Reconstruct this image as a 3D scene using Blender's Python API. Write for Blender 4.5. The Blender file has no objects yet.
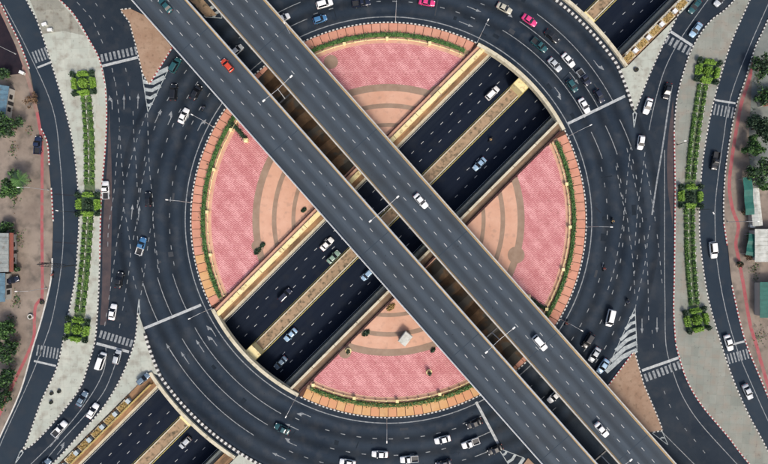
import bpy, math, random
from mathutils import Vector, Matrix
from mathutils.geometry import tessellate_polygon
random.seed(7)
R = math.radians
sc = bpy.context.scene
COL = sc.collection

# ------------------------------------------------------------------ camera, light
S = 0.28            # metres per photo pixel on the ground (768 px wide photo)
H = 143.0           # drone height
cam = bpy.data.cameras.new('camera'); camo = bpy.data.objects.new('camera', cam); COL.objects.link(camo)
camo.location = (0, 0, H); cam.sensor_width = 36; cam.lens = 36*H/(768*S); cam.clip_end = 3000
sc.camera = camo
SUN_EL, SUN_DIR = 48, (0.42, -0.907)                 # light comes from the lower right
w = bpy.data.worlds.new('World'); sc.world = w; w.use_nodes = True
nt = w.node_tree; bg = nt.nodes['Background']
sky = nt.nodes.new('ShaderNodeTexSky'); sky.sky_type = 'NISHITA'; sky.sun_disc = False
sky.sun_elevation = R(SUN_EL); sky.sun_rotation = math.atan2(SUN_DIR[0], SUN_DIR[1])
sky.air_density = 1.0; sky.dust_density = 5.0
nt.links.new(sky.outputs[0], bg.inputs[0]); bg.inputs[1].default_value = 0.15
sl = bpy.data.lights.new('sun', 'SUN'); sl.energy = 2.0; sl.angle = R(11); sl.color = (1, .93, .83)
so = bpy.data.objects.new('sun', sl); COL.objects.link(so)
sv = Vector((SUN_DIR[0]*math.cos(R(SUN_EL)), SUN_DIR[1]*math.cos(R(SUN_EL)), math.sin(R(SUN_EL))))
so.rotation_euler = sv.to_track_quat('Z', 'Y').to_euler(); so.location = (60, -60, 80)
vs = sc.view_settings; vs.view_transform = 'Standard'; vs.look = 'None'; vs.gamma = 1; vs.exposure = 0.2
vs.use_curve_mapping = False

# ------------------------------------------------------------------ photo pixel -> place
def W(px, py, z=0.0):
    f = (H-z)/H
    return ((px-384)*S*f, (232-py)*S*f)
CX, CY = 388.5, 220.0                                # centre of the round island in the photo
def RP(r, th):                                       # radius px, degrees clockwise from the top
    return (CX+r*math.sin(R(th)), CY-r*math.cos(R(th)))

# ------------------------------------------------------------------ materials
MATS = {}
def mat(name, col, rough=.8, col2=None, scale=1.0, detail=4, lo=.35, hi=.65, bump=0, bscale=20, metal=0, coat=0,
        streak=None, third=None, noise_amt=1.0):
    """noise-mixed colour in world space"""
    if name in MATS: return MATS[name]
    m = bpy.data.materials.new(name); m.use_nodes = True; n = m.node_tree; b = n.nodes['Principled BSDF']
    b.inputs['Roughness'].default_value = rough; b.inputs['Metallic'].default_value = metal
    if rough >= .79: b.inputs['Specular IOR Level'].default_value = .12
    if coat: b.inputs['Coat Weight'].default_value = coat; b.inputs['Coat Roughness'].default_value = .08
    c4 = lambda c: (c[0], c[1], c[2], 1)
    if col2 is None: b.inputs['Base Color'].default_value = c4(col)
    else:
        g = n.nodes.new('ShaderNodeNewGeometry'); src = g.outputs['Position']
        if streak:
            mp = n.nodes.new('ShaderNodeMapping'); mp.inputs['Rotation'].default_value = (0, 0, R(-streak[0])); 
            mp2 = n.nodes.new('ShaderNodeMapping'); mp2.inputs['Scale'].default_value = (streak[1], 1, 1)
            n.links.new(src, mp.inputs[0]); n.links.new(mp.outputs[0], mp2.inputs[0]); src = mp2.outputs[0]
        t = n.nodes.new('ShaderNodeTexNoise'); t.inputs['Scale'].default_value = scale; t.inputs['Detail'].default_value = detail
        t.inputs['Roughness'].default_value = .62
        n.links.new(src, t.inputs['Vector'])
        r = n.nodes.new('ShaderNodeValToRGB'); r.color_ramp.elements[0].position = lo; r.color_ramp.elements[1].position = hi
        r.color_ramp.elements[0].color = c4(col); r.color_ramp.elements[1].color = c4(col2)
        n.links.new(t.outputs[0], r.inputs[0]); out = r.outputs[0]
        if third:                                    # (colour, scale, lo, hi) a second layer of stains
            t2 = n.nodes.new('ShaderNodeTexNoise'); t2.inputs['Scale'].default_value = third[1]; t2.inputs['Detail'].default_value = 5
            n.links.new(g.outputs['Position'], t2.inputs['Vector'])
            r2 = n.nodes.new('ShaderNodeValToRGB'); r2.color_ramp.elements[0].position = third[2]; r2.color_ramp.elements[1].position = third[3]
            mx = n.nodes.new('ShaderNodeMix'); mx.data_type = 'RGBA'
            n.links.new(t2.outputs[0], r2.inputs[0]); n.links.new(r2.outputs[0], mx.inputs[0])
            n.links.new(out, mx.inputs[6]); mx.inputs[7].default_value = c4(third[0]); out = mx.outputs[2]
        n.links.new(out, b.inputs['Base Color'])
        if bump:
            t3 = n.nodes.new('ShaderNodeTexNoise'); t3.inputs['Scale'].default_value = bscale; t3.inputs['Detail'].default_value = 3
            n.links.new(g.outputs['Position'], t3.inputs['Vector'])
            bp = n.nodes.new('ShaderNodeBump'); bp.inputs['Strength'].default_value = bump; bp.inputs['Distance'].default_value = .05
            n.links.new(t3.outputs[0], bp.inputs['Height']); n.links.new(bp.outputs[0], b.inputs['Normal'])
    MATS[name] = m; return m

mat('asphalt', (.011, .019, .031), .85, (.026, .036, .049), .07, 8, .32, .68, .25, 25, third=((.041, .047, .055), .3, .5, .85))
mat('asphalt_frontage', (.017, .028, .043), .85, (.028, .041, .056), .08, 8, .3, .7, .25, 25, third=((.036, .043, .052), .3, .5, .85))
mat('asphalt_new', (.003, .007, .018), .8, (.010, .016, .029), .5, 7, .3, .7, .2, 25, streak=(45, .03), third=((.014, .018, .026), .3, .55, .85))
mat('asphalt_fly', (.040, .054, .071), .8, (.062, .078, .096), .7, 7, .28, .72, .2, 25, streak=(-48.5, .03), third=((.046, .055, .065), .12, .45, .8))
mat('shoulder', (.085, .065, .066), .9, (.05, .045, .052), .35, 6, .35, .7, .2, 20)
mat('patch_pale', (.040, .046, .055), .88, (.052, .057, .064), .8, 6)
mat('patch_dark', (.010, .016, .024), .85, (.016, .023, .032), .8, 6)
mat('joint_fly', (.034, .050, .068), .85)
mat('seal', (.022, .024, .032), .8)
mat('paint', (.44, .46, .46), .7, (.25, .27, .28), 1.5, 5, .38, .68)
mat('paint_worn', (.27, .29, .30), .75, (.11, .125, .14), 1.4, 6, .4, .65)
mat('paint_chev', (.40, .44, .44), .75, (.20, .23, .24), 1.0, 6, .38, .66)
mat('paint_yellow', (.52, .44, .12), .7, (.36, .31, .10), 1.2, 4)
mat('kerb_white', (.62, .61, .57), .75, (.42, .42, .40), 1.1, 4)
mat('kerb_black', (.03, .03, .033), .7)
mat('kerb_red', (.26, .035, .04), .75)
mat('concrete_pale', (.35, .385, .34), .9, (.45, .465, .405), .16, 8, .3, .7, .3, 12, third=((.28, .27, .23), .4, .47, .74))
mat('concrete_worn', (.22, .22, .19), .9, (.32, .32, .27), .3, 8, .3, .7, .3, 12, third=((.15, .13, .105), .6, .5, .75))
mat('concrete_cream', (.36, .375, .325), .9, (.42, .42, .36), .3, 8, .3, .7, .3, 12, third=((.33, .27, .21), .5, .5, .8))
mat('concrete_warm', (.19, .21, .185), .9, (.28, .285, .25), .12, 8, .3, .7, .3, 12, third=((.245, .225, .19), .35, .45, .7))
mat('dirt', (.185, .15, .125), .95, (.275, .23, .19), .12, 9, .35, .65, .3, 10, third=((.12, .105, .09), .35, .48, .72))
mat('dirt_brown', (.27, .175, .12), .95, (.35, .25, .18), .3, 8, .3, .7, .4, 8, third=((.17, .115, .08), .9, .55, .8))
mat('soil', (.26, .19, .12), .95, (.40, .28, .18), .45, 8, .3, .7, .4, 8, third=((.09, .075, .05), 1.0, .5, .72))
mat('soil_pale', (.25, .17, .11), .95, (.12, .085, .06), .6, 7, .38, .62, .4, 8, streak=(45, .25))
mat('ground', (.17, .15, .12), .95, (.24, .21, .17), .1, 8, .3, .7)
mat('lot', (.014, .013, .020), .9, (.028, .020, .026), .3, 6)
mat('cycle_faded', (.24, .13, .115), .9, (.27, .20, .165), .5, 7, .35, .65)
mat('cycle', (.29, .075, .085), .85, (.37, .12, .125), .5, 7, .3, .7, third=((.24, .15, .13), .7, .48, .75))
mat('cream', (.68, .57, .28), .85, (.80, .71, .41), .4, 7, .3, .7, third=((.34, .23, .11), .8, .55, .74))
mat('cream_grey', (.46, .42, .31), .85, (.60, .555, .43), .5, 7, .3, .7, third=((.25, .215, .15), .9, .55, .8))
mat('parapet', (.52, .48, .40), .8, (.66, .63, .55), .5, 6, .3, .7, third=((.30, .26, .19), 1.0, .58, .8))
mat('parapet_white', (.60, .62, .62), .8, (.72, .74, .73), .5, 6, .3, .7)
mat('block_blue', (.34, .42, .46), .85, (.46, .50, .50), .8, 5)
mat('gutter', (.46, .31, .13), .9, (.28, .20, .11), .8, 6, .3, .75)
mat('concrete', (.24, .24, .23), .9, (.33, .33, .31), .3, 7, .3, .7)
mat('wallgrey', (.13, .15, .145), .9, (.21, .225, .205), .4, 7, .3, .7)
mat('ledge', (.30, .18, .10), .95, (.11, .072, .045), .7, 7, .4, .64, .4, 8, streak=(45, .25))
mat('ledge_dark', (.19, .175, .145), .95, (.09, .085, .07), .8, 7, .35, .65, .4, 8, streak=(45, .25))
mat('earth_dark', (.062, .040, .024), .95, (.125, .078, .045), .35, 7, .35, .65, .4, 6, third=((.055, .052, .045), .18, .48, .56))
mat('maroon', (.06, .016, .016), .7, (.035, .012, .012), .8)
mat('salmon', (.52, .29, .20), .85, (.60, .37, .27), .22, 8, .3, .7, third=((.38, .24, .18), .6, .55, .8))
mat('arcgrey', (.24, .165, .12), .9, (.32, .235, .175), .4, 7, .3, .7)
mat('slab_a', (.48, .215, .145), .85, (.56, .28, .20), .5, 7, .3, .7)
mat('slab_b', (.50, .235, .16), .85, (.57, .30, .215), .5, 7, .3, .7)
mat('slab_c', (.47, .225, .15), .85, (.55, .28, .20), .6, 7, .3, .7)
mat('slab_y', (.52, .29, .125), .85, (.58, .36, .19), .5, 7, .3, .7)
mat('slab_y2', (.54, .29, .15), .85, (.56, .27, .155), .5, 7, .3, .7)
mat('joint', (.10, .05, .035), .95)
mat('leaf', (.035, .10, .02), .7, (.09, .19, .045), 3.0, 3, .35, .65)
mat('leaf_dark', (.010, .032, .016), .7, (.028, .062, .026), 2.0, 3, .35, .65)
mat('leaf_row', (.05, .14, .028), .7, (.16, .28, .055), 1.1, 5, .35, .65)
mat('leaf_lime', (.10, .22, .02), .7, (.22, .36, .05), 2.5, 4, .35, .65)
mat('leaf_olive', (.30, .21, .075), .8, (.42, .30, .13), 1.4, 4, .35, .65)
mat('leaf_teal', (.010, .075, .045), .6, (.016, .11, .07), 2, 3)
mat('leaf_dead', (.13, .085, .055), .9, (.20, .13, .08), 3, 3)
mat('moss', (.05, .10, .045), .95, (.15, .17, .10), .9, 6)
mat('bark', (.10, .075, .05), .95, (.06, .045, .03), 4, 4)
mat('metal', (.45, .46, .47), .45, metal=.2)
mat('metal_dark', (.04, .042, .045), .5, metal=.4)
mat('lampglass', (.75, .75, .72), .25)
mat('glass', (.008, .010, .014), .18)
mat('tyre', (.012, .012, .012), .9)
mat('rim', (.45, .45, .46), .35, metal=.7)
mat('tail', (.30, .012, .012), .3)
mat('headl', (.75, .76, .76), .15)
mat('black', (.008, .008, .009), .5)
mat('roof_grey', (.17, .20, .20), .6, (.27, .29, .28), .8, 5, third=((.12, .10, .08), .9, .55, .8))
mat('roof_blue', (.06, .12, .17), .55, (.10, .19, .25), .8, 5, third=((.10, .09, .08), .9, .55, .8))
mat('roof_green', (.006, .085, .068), .55, (.012, .13, .10), .8, 5)
mat('roof_white', (.40, .42, .38), .6, (.54, .55, .51), .7, 5, third=((.25, .24, .20), .9, .5, .8))
mat('roof_red', (.24, .07, .045), .6, (.17, .06, .045), 1, 4)
mat('wall_plaster', (.42, .40, .36), .9)
mat('skin', (.35, .20, .13), .6)
mat('cloth_a', (.32, .07, .05), .9); mat('cloth_b', (.05, .06, .10), .9); mat('cloth_c', (.45, .30, .14), .9); mat('helmet', (.10, .08, .08), .3)
PAINTS = dict(white=(.74, .75, .75), silver=(.46, .49, .51), black=(.008, .009, .011), darkblue=(.012, .022, .06), navy=(.010, .014, .032),
              blue=(.05, .16, .32), lightblue=(.30, .45, .60), teal=(.015, .075, .085), red=(.52, .055, .022), pink=(.62, .04, .18),
              beige=(.44, .42, .34), green=(.20, .30, .24), grey=(.10, .11, .12), slate=(.13, .19, .25))
for k, c in PAINTS.items(): mat('car_'+k, c, .32, coat=.6, metal=.15 if k in ('silver', 'slate', 'lightblue') else 0)

def herringbone():
    m = bpy.data.materials.new('pink_pavers'); m.use_nodes = True; n = m.node_tree; b = n.nodes['Principled BSDF']
    b.inputs['Roughness'].default_value = .85
    g = n.nodes.new('ShaderNodeNewGeometry'); sp = n.nodes.new('ShaderNodeSeparateXYZ'); n.links.new(g.outputs['Position'], sp.inputs[0])
    def M(op, a, bb=None):
        q = n.nodes.new('ShaderNodeMath'); q.operation = op
        for i, v in enumerate((a, bb)):
            if v is None: continue
            if isinstance(v, (int, float)): q.inputs[i].default_value = v
            else: n.links.new(v, q.inputs[i])
        return q.outputs[0]
    x, y = sp.outputs[0], sp.outputs[1]
    tri = M('ABSOLUTE', M('SUBTRACT', M('FRACT', M('DIVIDE', x, .84)), .5))           # 0..0.5
    ph = M('FRACT', M('DIVIDE', M('ADD', y, M('MULTIPLY', tri, .84)), .52))
    a = M('GREATER_THAN', ph, .5)
    bd = M('FRACT', M('DIVIDE', M('ADD', x, M('MULTIPLY', y, .75)), 4.6))             # broad diagonal courses
    band = M('GREATER_THAN', bd, .55)
    fac = M('ADD', M('MULTIPLY', a, .66), M('MULTIPLY', band, .16))
    t = n.nodes.new('ShaderNodeTexNoise'); t.inputs['Scale'].default_value = .25; t.inputs['Detail'].default_value = 7
    n.links.new(g.outputs['Position'], t.inputs['Vector'])
    fac = M('ADD', fac, M('MULTIPLY', M('SUBTRACT', t.outputs[0], .5), 1.1))
    t4 = n.nodes.new('ShaderNodeTexNoise'); t4.inputs['Scale'].default_value = 2.6; t4.inputs['Detail'].default_value = 3; n.links.new(g.outputs['Position'], t4.inputs['Vector'])
    fac = M('ADD', fac, M('MULTIPLY', M('SUBTRACT', t4.outputs[0], .5), 1.3))
    r = n.nodes.new('ShaderNodeValToRGB'); e = r.color_ramp.elements
    e[0].position = 0; e[0].position = .05; e[0].color = (.36, .095, .105, 1); e[1].position = 1; e[1].color = (.70, .375, .37, 1)
    n.links.new(fac, r.inputs[0])
    t2 = n.nodes.new('ShaderNodeTexNoise'); t2.inputs['Scale'].default_value = 1.1; t2.inputs['Detail'].default_value = 6
    n.links.new(g.outputs['Position'], t2.inputs['Vector'])
    r2 = n.nodes.new('ShaderNodeValToRGB'); r2.color_ramp.elements[0].position = .6; r2.color_ramp.elements[1].position = .85
    n.links.new(t2.outputs[0], r2.inputs[0])
    mx = n.nodes.new('ShaderNodeMix'); mx.data_type = 'RGBA'; n.links.new(r2.outputs[0], mx.inputs[0])
    n.links.new(r.outputs[0], mx.inputs[6]); mx.inputs[7].default_value = (.25, .09, .075, 1)
    n.links.new(mx.outputs[2], b.inputs['Base Color']); MATS['pink_pavers'] = m
herringbone()

def tint(m, build):
    """multiply a material's colour by a factor made by build(nodes M, position)"""
    n = m.node_tree; b = n.nodes['Principled BSDF']; src = b.inputs['Base Color'].links[0].from_socket
    g = n.nodes.new('ShaderNodeNewGeometry'); sp = n.nodes.new('ShaderNodeSeparateXYZ'); n.links.new(g.outputs['Position'], sp.inputs[0])
    def M(op, *a):
        q = n.nodes.new('ShaderNodeMath'); q.operation = op
        for i, v in enumerate(a):
            if isinstance(v, (int, float)): q.inputs[i].default_value = v
            else: n.links.new(v, q.inputs[i])
        return q.outputs[0]
    f = build(M, sp.outputs[0], sp.outputs[1], n, g)
    vm = n.nodes.new('ShaderNodeVectorMath'); vm.operation = 'SCALE'; n.links.new(src, vm.inputs[0]); n.links.new(f, vm.inputs['Scale']); n.links.new(vm.outputs[0], b.inputs['Base Color'])
def noise(n, g, scale, detail=5):
    t = n.nodes.new('ShaderNodeTexNoise'); t.inputs['Scale'].default_value = scale; t.inputs['Detail'].default_value = detail; n.links.new(g.outputs['Position'], t.inputs['Vector']); return t.outputs[0]
def ring_wear(M, x, y, n, g):                        # darker rubbered tracks and pale dust along the ring lanes, oil spots
    dx, dy = M('SUBTRACT', x, W(CX, CY)[0]), M('SUBTRACT', y, W(CX, CY)[1])
    r = M('SQRT', M('ADD', M('MULTIPLY', dx, dx), M('MULTIPLY', dy, dy)))
    wv = M('SINE', M('MULTIPLY', M('SUBTRACT', M('ADD', r, M('MULTIPLY', noise(n, g, .06), 2.0)), 203*S), 6.2832/4.6))
    msk = M('MULTIPLY', M('LESS_THAN', r, 272*S), M('GREATER_THAN', r, 206*S))
    nz = noise(n, g, .12)
    spots = M('GREATER_THAN', noise(n, g, 1.6, 3), .70)
    f = M('ADD', 1.0, M('MULTIPLY', M('MULTIPLY', wv, msk), M('MULTIPLY', nz, -.55)))
    return M('MULTIPLY', f, M('SUBTRACT', 1.0, M('MULTIPLY', spots, .4)))
tint(MATS['asphalt'], ring_wear)
def fly_wear(M, x, y, n, g):                         # wheel tracks along the deck
    t = M('ADD', M('MULTIPLY', x, .749), M('MULTIPLY', y, .662))
    wv = M('SINE', M('MULTIPLY', M('ADD', t, M('MULTIPLY', noise(n, g, .03), 1.2)), 6.2832/3.3))
    spots = M('GREATER_THAN', noise(n, g, 1.3, 3), .72)
    return M('MULTIPLY', M('ADD', 1.0, M('MULTIPLY', wv, .19)), M('SUBTRACT', 1.0, M('MULTIPLY', spots, .35)))
tint(MATS['asphalt_fly'], fly_wear)
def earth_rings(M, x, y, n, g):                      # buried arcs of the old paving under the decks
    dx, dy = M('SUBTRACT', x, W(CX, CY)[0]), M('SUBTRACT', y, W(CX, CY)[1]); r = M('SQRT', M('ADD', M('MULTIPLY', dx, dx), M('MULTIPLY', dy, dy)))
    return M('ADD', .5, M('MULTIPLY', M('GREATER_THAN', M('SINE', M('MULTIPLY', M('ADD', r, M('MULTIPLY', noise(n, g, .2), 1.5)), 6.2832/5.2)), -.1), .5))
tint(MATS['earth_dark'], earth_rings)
def slabs(size, rot, amt):
    def f(M, x, y, n, g):
        c, s_ = math.cos(R(rot)), math.sin(R(rot))
        a = M('ADD', M('MULTIPLY', x, c), M('MULTIPLY', y, s_)); b = M('SUBTRACT', M('MULTIPLY', y, c), M('MULTIPLY', x, s_))
        ja = M('LESS_THAN', M('FRACT', M('DIVIDE', a, size)), .035); jb = M('LESS_THAN', M('FRACT', M('DIVIDE', b, size*1.3)), .028)
        wn = n.nodes.new('ShaderNodeTexWhiteNoise'); wn.noise_dimensions = '2D'; cv = n.nodes.new('ShaderNodeCombineXYZ')
        n.links.new(M('FLOOR', M('DIVIDE', a, size)), cv.inputs[0]); n.links.new(M('FLOOR', M('DIVIDE', b, size*1.3)), cv.inputs[1]); n.links.new(cv.outputs[0], wn.inputs['Vector'])
        f0 = M('ADD', 1-amt*.5, M('MULTIPLY', wn.outputs['Value'], amt))
        spots = M('GREATER_THAN', noise(n, g, 1.1, 4), .66)
        return M('MULTIPLY', M('MULTIPLY', f0, M('SUBTRACT', 1.0, M('MULTIPLY', M('MAXIMUM', ja, jb), .14))), M('SUBTRACT', 1.0, M('MULTIPLY', spots, .22)))
    return f
for k_, (z_, r_, a_) in {'concrete_pale': (2.2, 4, .10), 'concrete_warm': (2.0, -4, .14), 'concrete_worn': (2.2, 4, .18)}.items(): tint(MATS[k_], slabs(z_, r_, a_))

# ------------------------------------------------------------------ mesh helpers
class MB:
    def __init__(s): s.v = []; s.f = []; s.m = []
    def quad(s, a, b, c, d, mi=0):
        i = len(s.v); s.v += [a, b, c, d]; s.f.append((i, i+1, i+2, i+3)); s.m.append(mi)
    def poly(s, pts, mi=0):
        i = len(s.v); s.v += pts; s.f.append(tuple(range(i, i+len(pts)))); s.m.append(mi)
    def frustum(s, b0, t0, z0, z1, mi=0):            # two same-length xy loops (ccw)
        n = len(b0); i = len(s.v)
        s.v += [(x, y, z0) for x, y in b0] + [(x, y, z1) for x, y in t0]
        s.f.append(tuple(i+n+k for k in range(n))); s.m.append(mi)
        s.f.append(tuple(i+n-1-k for k in range(n))); s.m.append(mi)
        for k in range(n):
            k2 = (k+1) % n; s.f.append((i+k, i+k2, i+n+k2, i+n+k)); s.m.append(mi)
    def box(s, x0, x1, y0, y1, z0, z1, mi=0):
        l = [(x0, y0), (x1, y0), (x1, y1), (x0, y1)]; s.frustum(l, l, z0, z1, mi)
    def rbox(s, x0, x1, y0, y1, z0, z1, r, mi=0):
        l = rloop(x0, x1, y0, y1, r); l2 = rloop(x0+r*.4, x1-r*.4, y0+r*.4, y1-r*.4, r*.8)
        s.frustum(l, l, z0, z1-r*.4, mi); s.frustum(l, l2, z1-r*.4+.0005, z1, mi)
    def cyl(s, p0, p1, r0, r1=None, n=8, mi=0):
        r1 = r0 if r1 is None else r1
        p0 = Vector(p0); p1 = Vector(p1); d = (p1-p0).normalized()
        a = d.orthogonal().normalized(); b = d.cross(a); i = len(s.v)
        for p, r in ((p0, r0), (p1, r1)):
            for k in range(n):
                t = 2*math.pi*k/n; s.v.append(tuple(p+a*(r*math.cos(t))+b*(r*math.sin(t))))
        for k in range(n):
            k2 = (k+1) % n; s.f.append((i+k, i+k2, i+n+k2, i+n+k)); s.m.append(mi)
        s.f.append(tuple(i+n-1-k for k in range(n))); s.f.append(tuple(i+n+k for k in range(n))); s.m += [mi, mi]
    def build(s, name, mats, parent=None, smooth=False):
        me = s.mesh(name, mats, smooth); return link(name, me, parent)
    def mesh(s, name, mats, smooth=False):
        me = bpy.data.meshes.new(name); me.from_pydata(s.v, [], s.f)
        for q in ([mats] if isinstance(mats, str) else mats): me.materials.append(MATS[q])
        me.polygons.foreach_set('material_index', s.m)
        if smooth: me.polygons.foreach_set('use_smooth', [True]*len(s.f))
        me.update(); return me
def rloop(x0, x1, y0, y1, r, k=3):
    out = []
    for cx, cy, a0 in ((x1-r, y0+r, -90), (x1-r, y1-r, 0), (x0+r, y1-r, 90), (x0+r, y0+r, 180)):
        for i in range(k+1): a = R(a0+90*i/k); out.append((cx+r*math.cos(a), cy+r*math.sin(a)))
    return out
def link(name, me, parent=None):
    o = bpy.data.objects.new(name, me); COL.objects.link(o)
    if parent: o.parent = parent
    return o
def thing(name, label, cat, loc=(0, 0, 0), rz=0, group=None):
    o = bpy.data.objects.new(name, None); COL.objects.link(o); o.location = loc; o.rotation_euler = (0, 0, rz)
    o.empty_display_size = .5
    return tag(o, label, cat, group)
def tag(o, label, cat, group=None):
    o['label'] = label; o['category'] = cat
    if group: o['group'] = group
    return o
def struct(o): o['kind'] = 'structure'; return o
def stuff(o): o['kind'] = 'stuff'; return o

def smooth(pts, n=6):                                 # Catmull-Rom through photo points
    if len(pts) < 3: return list(pts)
    P = [pts[0]] + list(pts) + [pts[-1]]; out = []
    for i in range(1, len(P)-2):
        p0, p1, p2, p3 = P[i-1:i+3]
        for k in range(n):
            t = k/n
            out.append(tuple(.5*((2*p1[j])+(-p0[j]+p2[j])*t+(2*p0[j]-5*p1[j]+4*p2[j]-p3[j])*t*t+(-p0[j]+3*p1[j]-3*p2[j]+p3[j])*t**3) for j in (0, 1)))
    out.append(tuple(pts[-1])); return out
def ground(pts): return [W(*p) for p in pts]
def walk(pts, step):                                  # resample a metric polyline
    out = [pts[0]]; acc = 0; last = pts[0]
    for p in pts[1:]:
        while True:
            d = math.dist(last, p)
            if acc+d < step: acc += d; last = p; break
            t = (step-acc)/d; last = (last[0]+(p[0]-last[0])*t, last[1]+(p[1]-last[1])*t); out.append(last); acc = 0
    return out
def normals(pts):
    out = []
    for i in range(len(pts)):
        a = pts[max(i-1, 0)]; b = pts[min(i+1, len(pts)-1)]; d = math.hypot(b[0]-a[0], b[1]-a[1]) or 1
        out.append((-(b[1]-a[1])/d, (b[0]-a[0])/d))    # left normal
    return out
def ribbon(mb, pts, wd, z, mi=0, off=0):
    ns = normals(pts); i0 = len(mb.v)
    for (x, y), (a, b) in zip(pts, ns):
        mb.v.append((x+a*(off+wd/2), y+b*(off+wd/2), z)); mb.v.append((x+a*(off-wd/2), y+b*(off-wd/2), z))
    for k in range(len(pts)-1):
        mb.f.append((i0+2*k, i0+2*k+1, i0+2*k+3, i0+2*k+2)); mb.m.append(mi)
def dashes(mb, pts, wd, z, on=1.1, per=4.1, jitter=0):
    st = .25; q = walk(pts, st); n_on = max(1, round(on/st)); n_per = round(per/st); i = 0
    while i+n_on < len(q):
        if random.random() > jitter: ribbon(mb, q[i:i+n_on+1], wd, z)
        i += n_per
def fillpoly(mb, pts, z, mi=0):
    tr = tessellate_polygon([[Vector((x, y, 0)) for x, y in pts]]); i = len(mb.v)
    mb.v += [(x, y, z) for x, y in pts]
    for t in tr:
        a, b, c = [pts[k] for k in t]
        if (b[0]-a[0])*(c[1]-a[1])-(b[1]-a[1])*(c[0]-a[0]) < 0: t = (t[0], t[2], t[1])
        mb.f.append(tuple(i+k for k in t)); mb.m.append(mi)
def plateau(name, pts, m, z=.15, base=-.04):
    mb = MB(); fillpoly(mb, pts, z)
    n = len(pts)
    for k in range(n):
        a, b = pts[k], pts[(k+1) % n]; mb.quad((a[0], a[1], base), (b[0], b[1], base), (b[0], b[1], z), (a[0], a[1], z))
    return struct(mb.build(name, m))
def kerb(pts, c1, c2, side=1, z=.17, wd=.30, seg=.55, label=None, base=-.03):
    """pts metric; kerb lies on the given side of the line; blocks painted alternately"""
    q = walk(pts, seg); ns = normals(q); mb = MB()
    for k in range(len(q)-1):
        (x0, y0), (x1, y1) = q[k], q[k+1]; (a0, b0), (a1, b1) = ns[k], ns[k+1]
        i0, i1 = -.012*side, wd*side
        l = [(x0+a0*i0, y0+b0*i0), (x1+a1*i0, y1+b1*i0), (x1+a1*i1, y1+b1*i1), (x0+a0*i1, y0+b0*i1)]
        if side < 0: l = l[::-1]
        mb.frustum(l, l, base, z, k % 2)
    return struct(mb.build('kerb', [c1, c2]))

# ------------------------------------------------------------------ underpass frame: u along it (up-right), v across (down-right)
C0 = W(CX, CY)
def T(u, v): return (C0[0]+(u+v)*S*.70711, C0[1]+(u-v)*S*.70711)      # u, v in photo px from the island centre
V_NW, V_SE = -60.5, 59.5
def zfloor(u):                                        # u px
    a = abs(u)*S
    return -6.0 if a < 80 else -6.0*(1-min(1, (a-80)/190))
ringu = lambda r, v: math.sqrt(max(0, r*r-v*v))

# ground and road sheets on both sides of the cutting
mb = MB(); B = 1500
mb.poly([(*T(-B, V_NW), -.06), (*T(B, V_NW), -.06), (*T(B, V_NW-B), -.06), (*T(-B, V_NW-B), -.06)][::1])
mb.poly([(*T(-B, V_SE+B), -.06), (*T(B, V_SE+B), -.06), (*T(B, V_SE), -.06), (*T(-B, V_SE), -.06)])
struct(mb.build('ground', 'ground'))
mb = MB(); B = 470
mb.poly([(*T(-B, V_NW), 0), (*T(B, V_NW), 0), (*T(B, V_NW-B), 0), (*T(-B, V_NW-B), 0)])
mb.poly([(*T(-B, V_SE+B), 0), (*T(B, V_SE+B), 0), (*T(B, V_SE), 0), (*T(-B, V_SE), 0)])
struct(mb.build('road', 'asphalt'))

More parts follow.
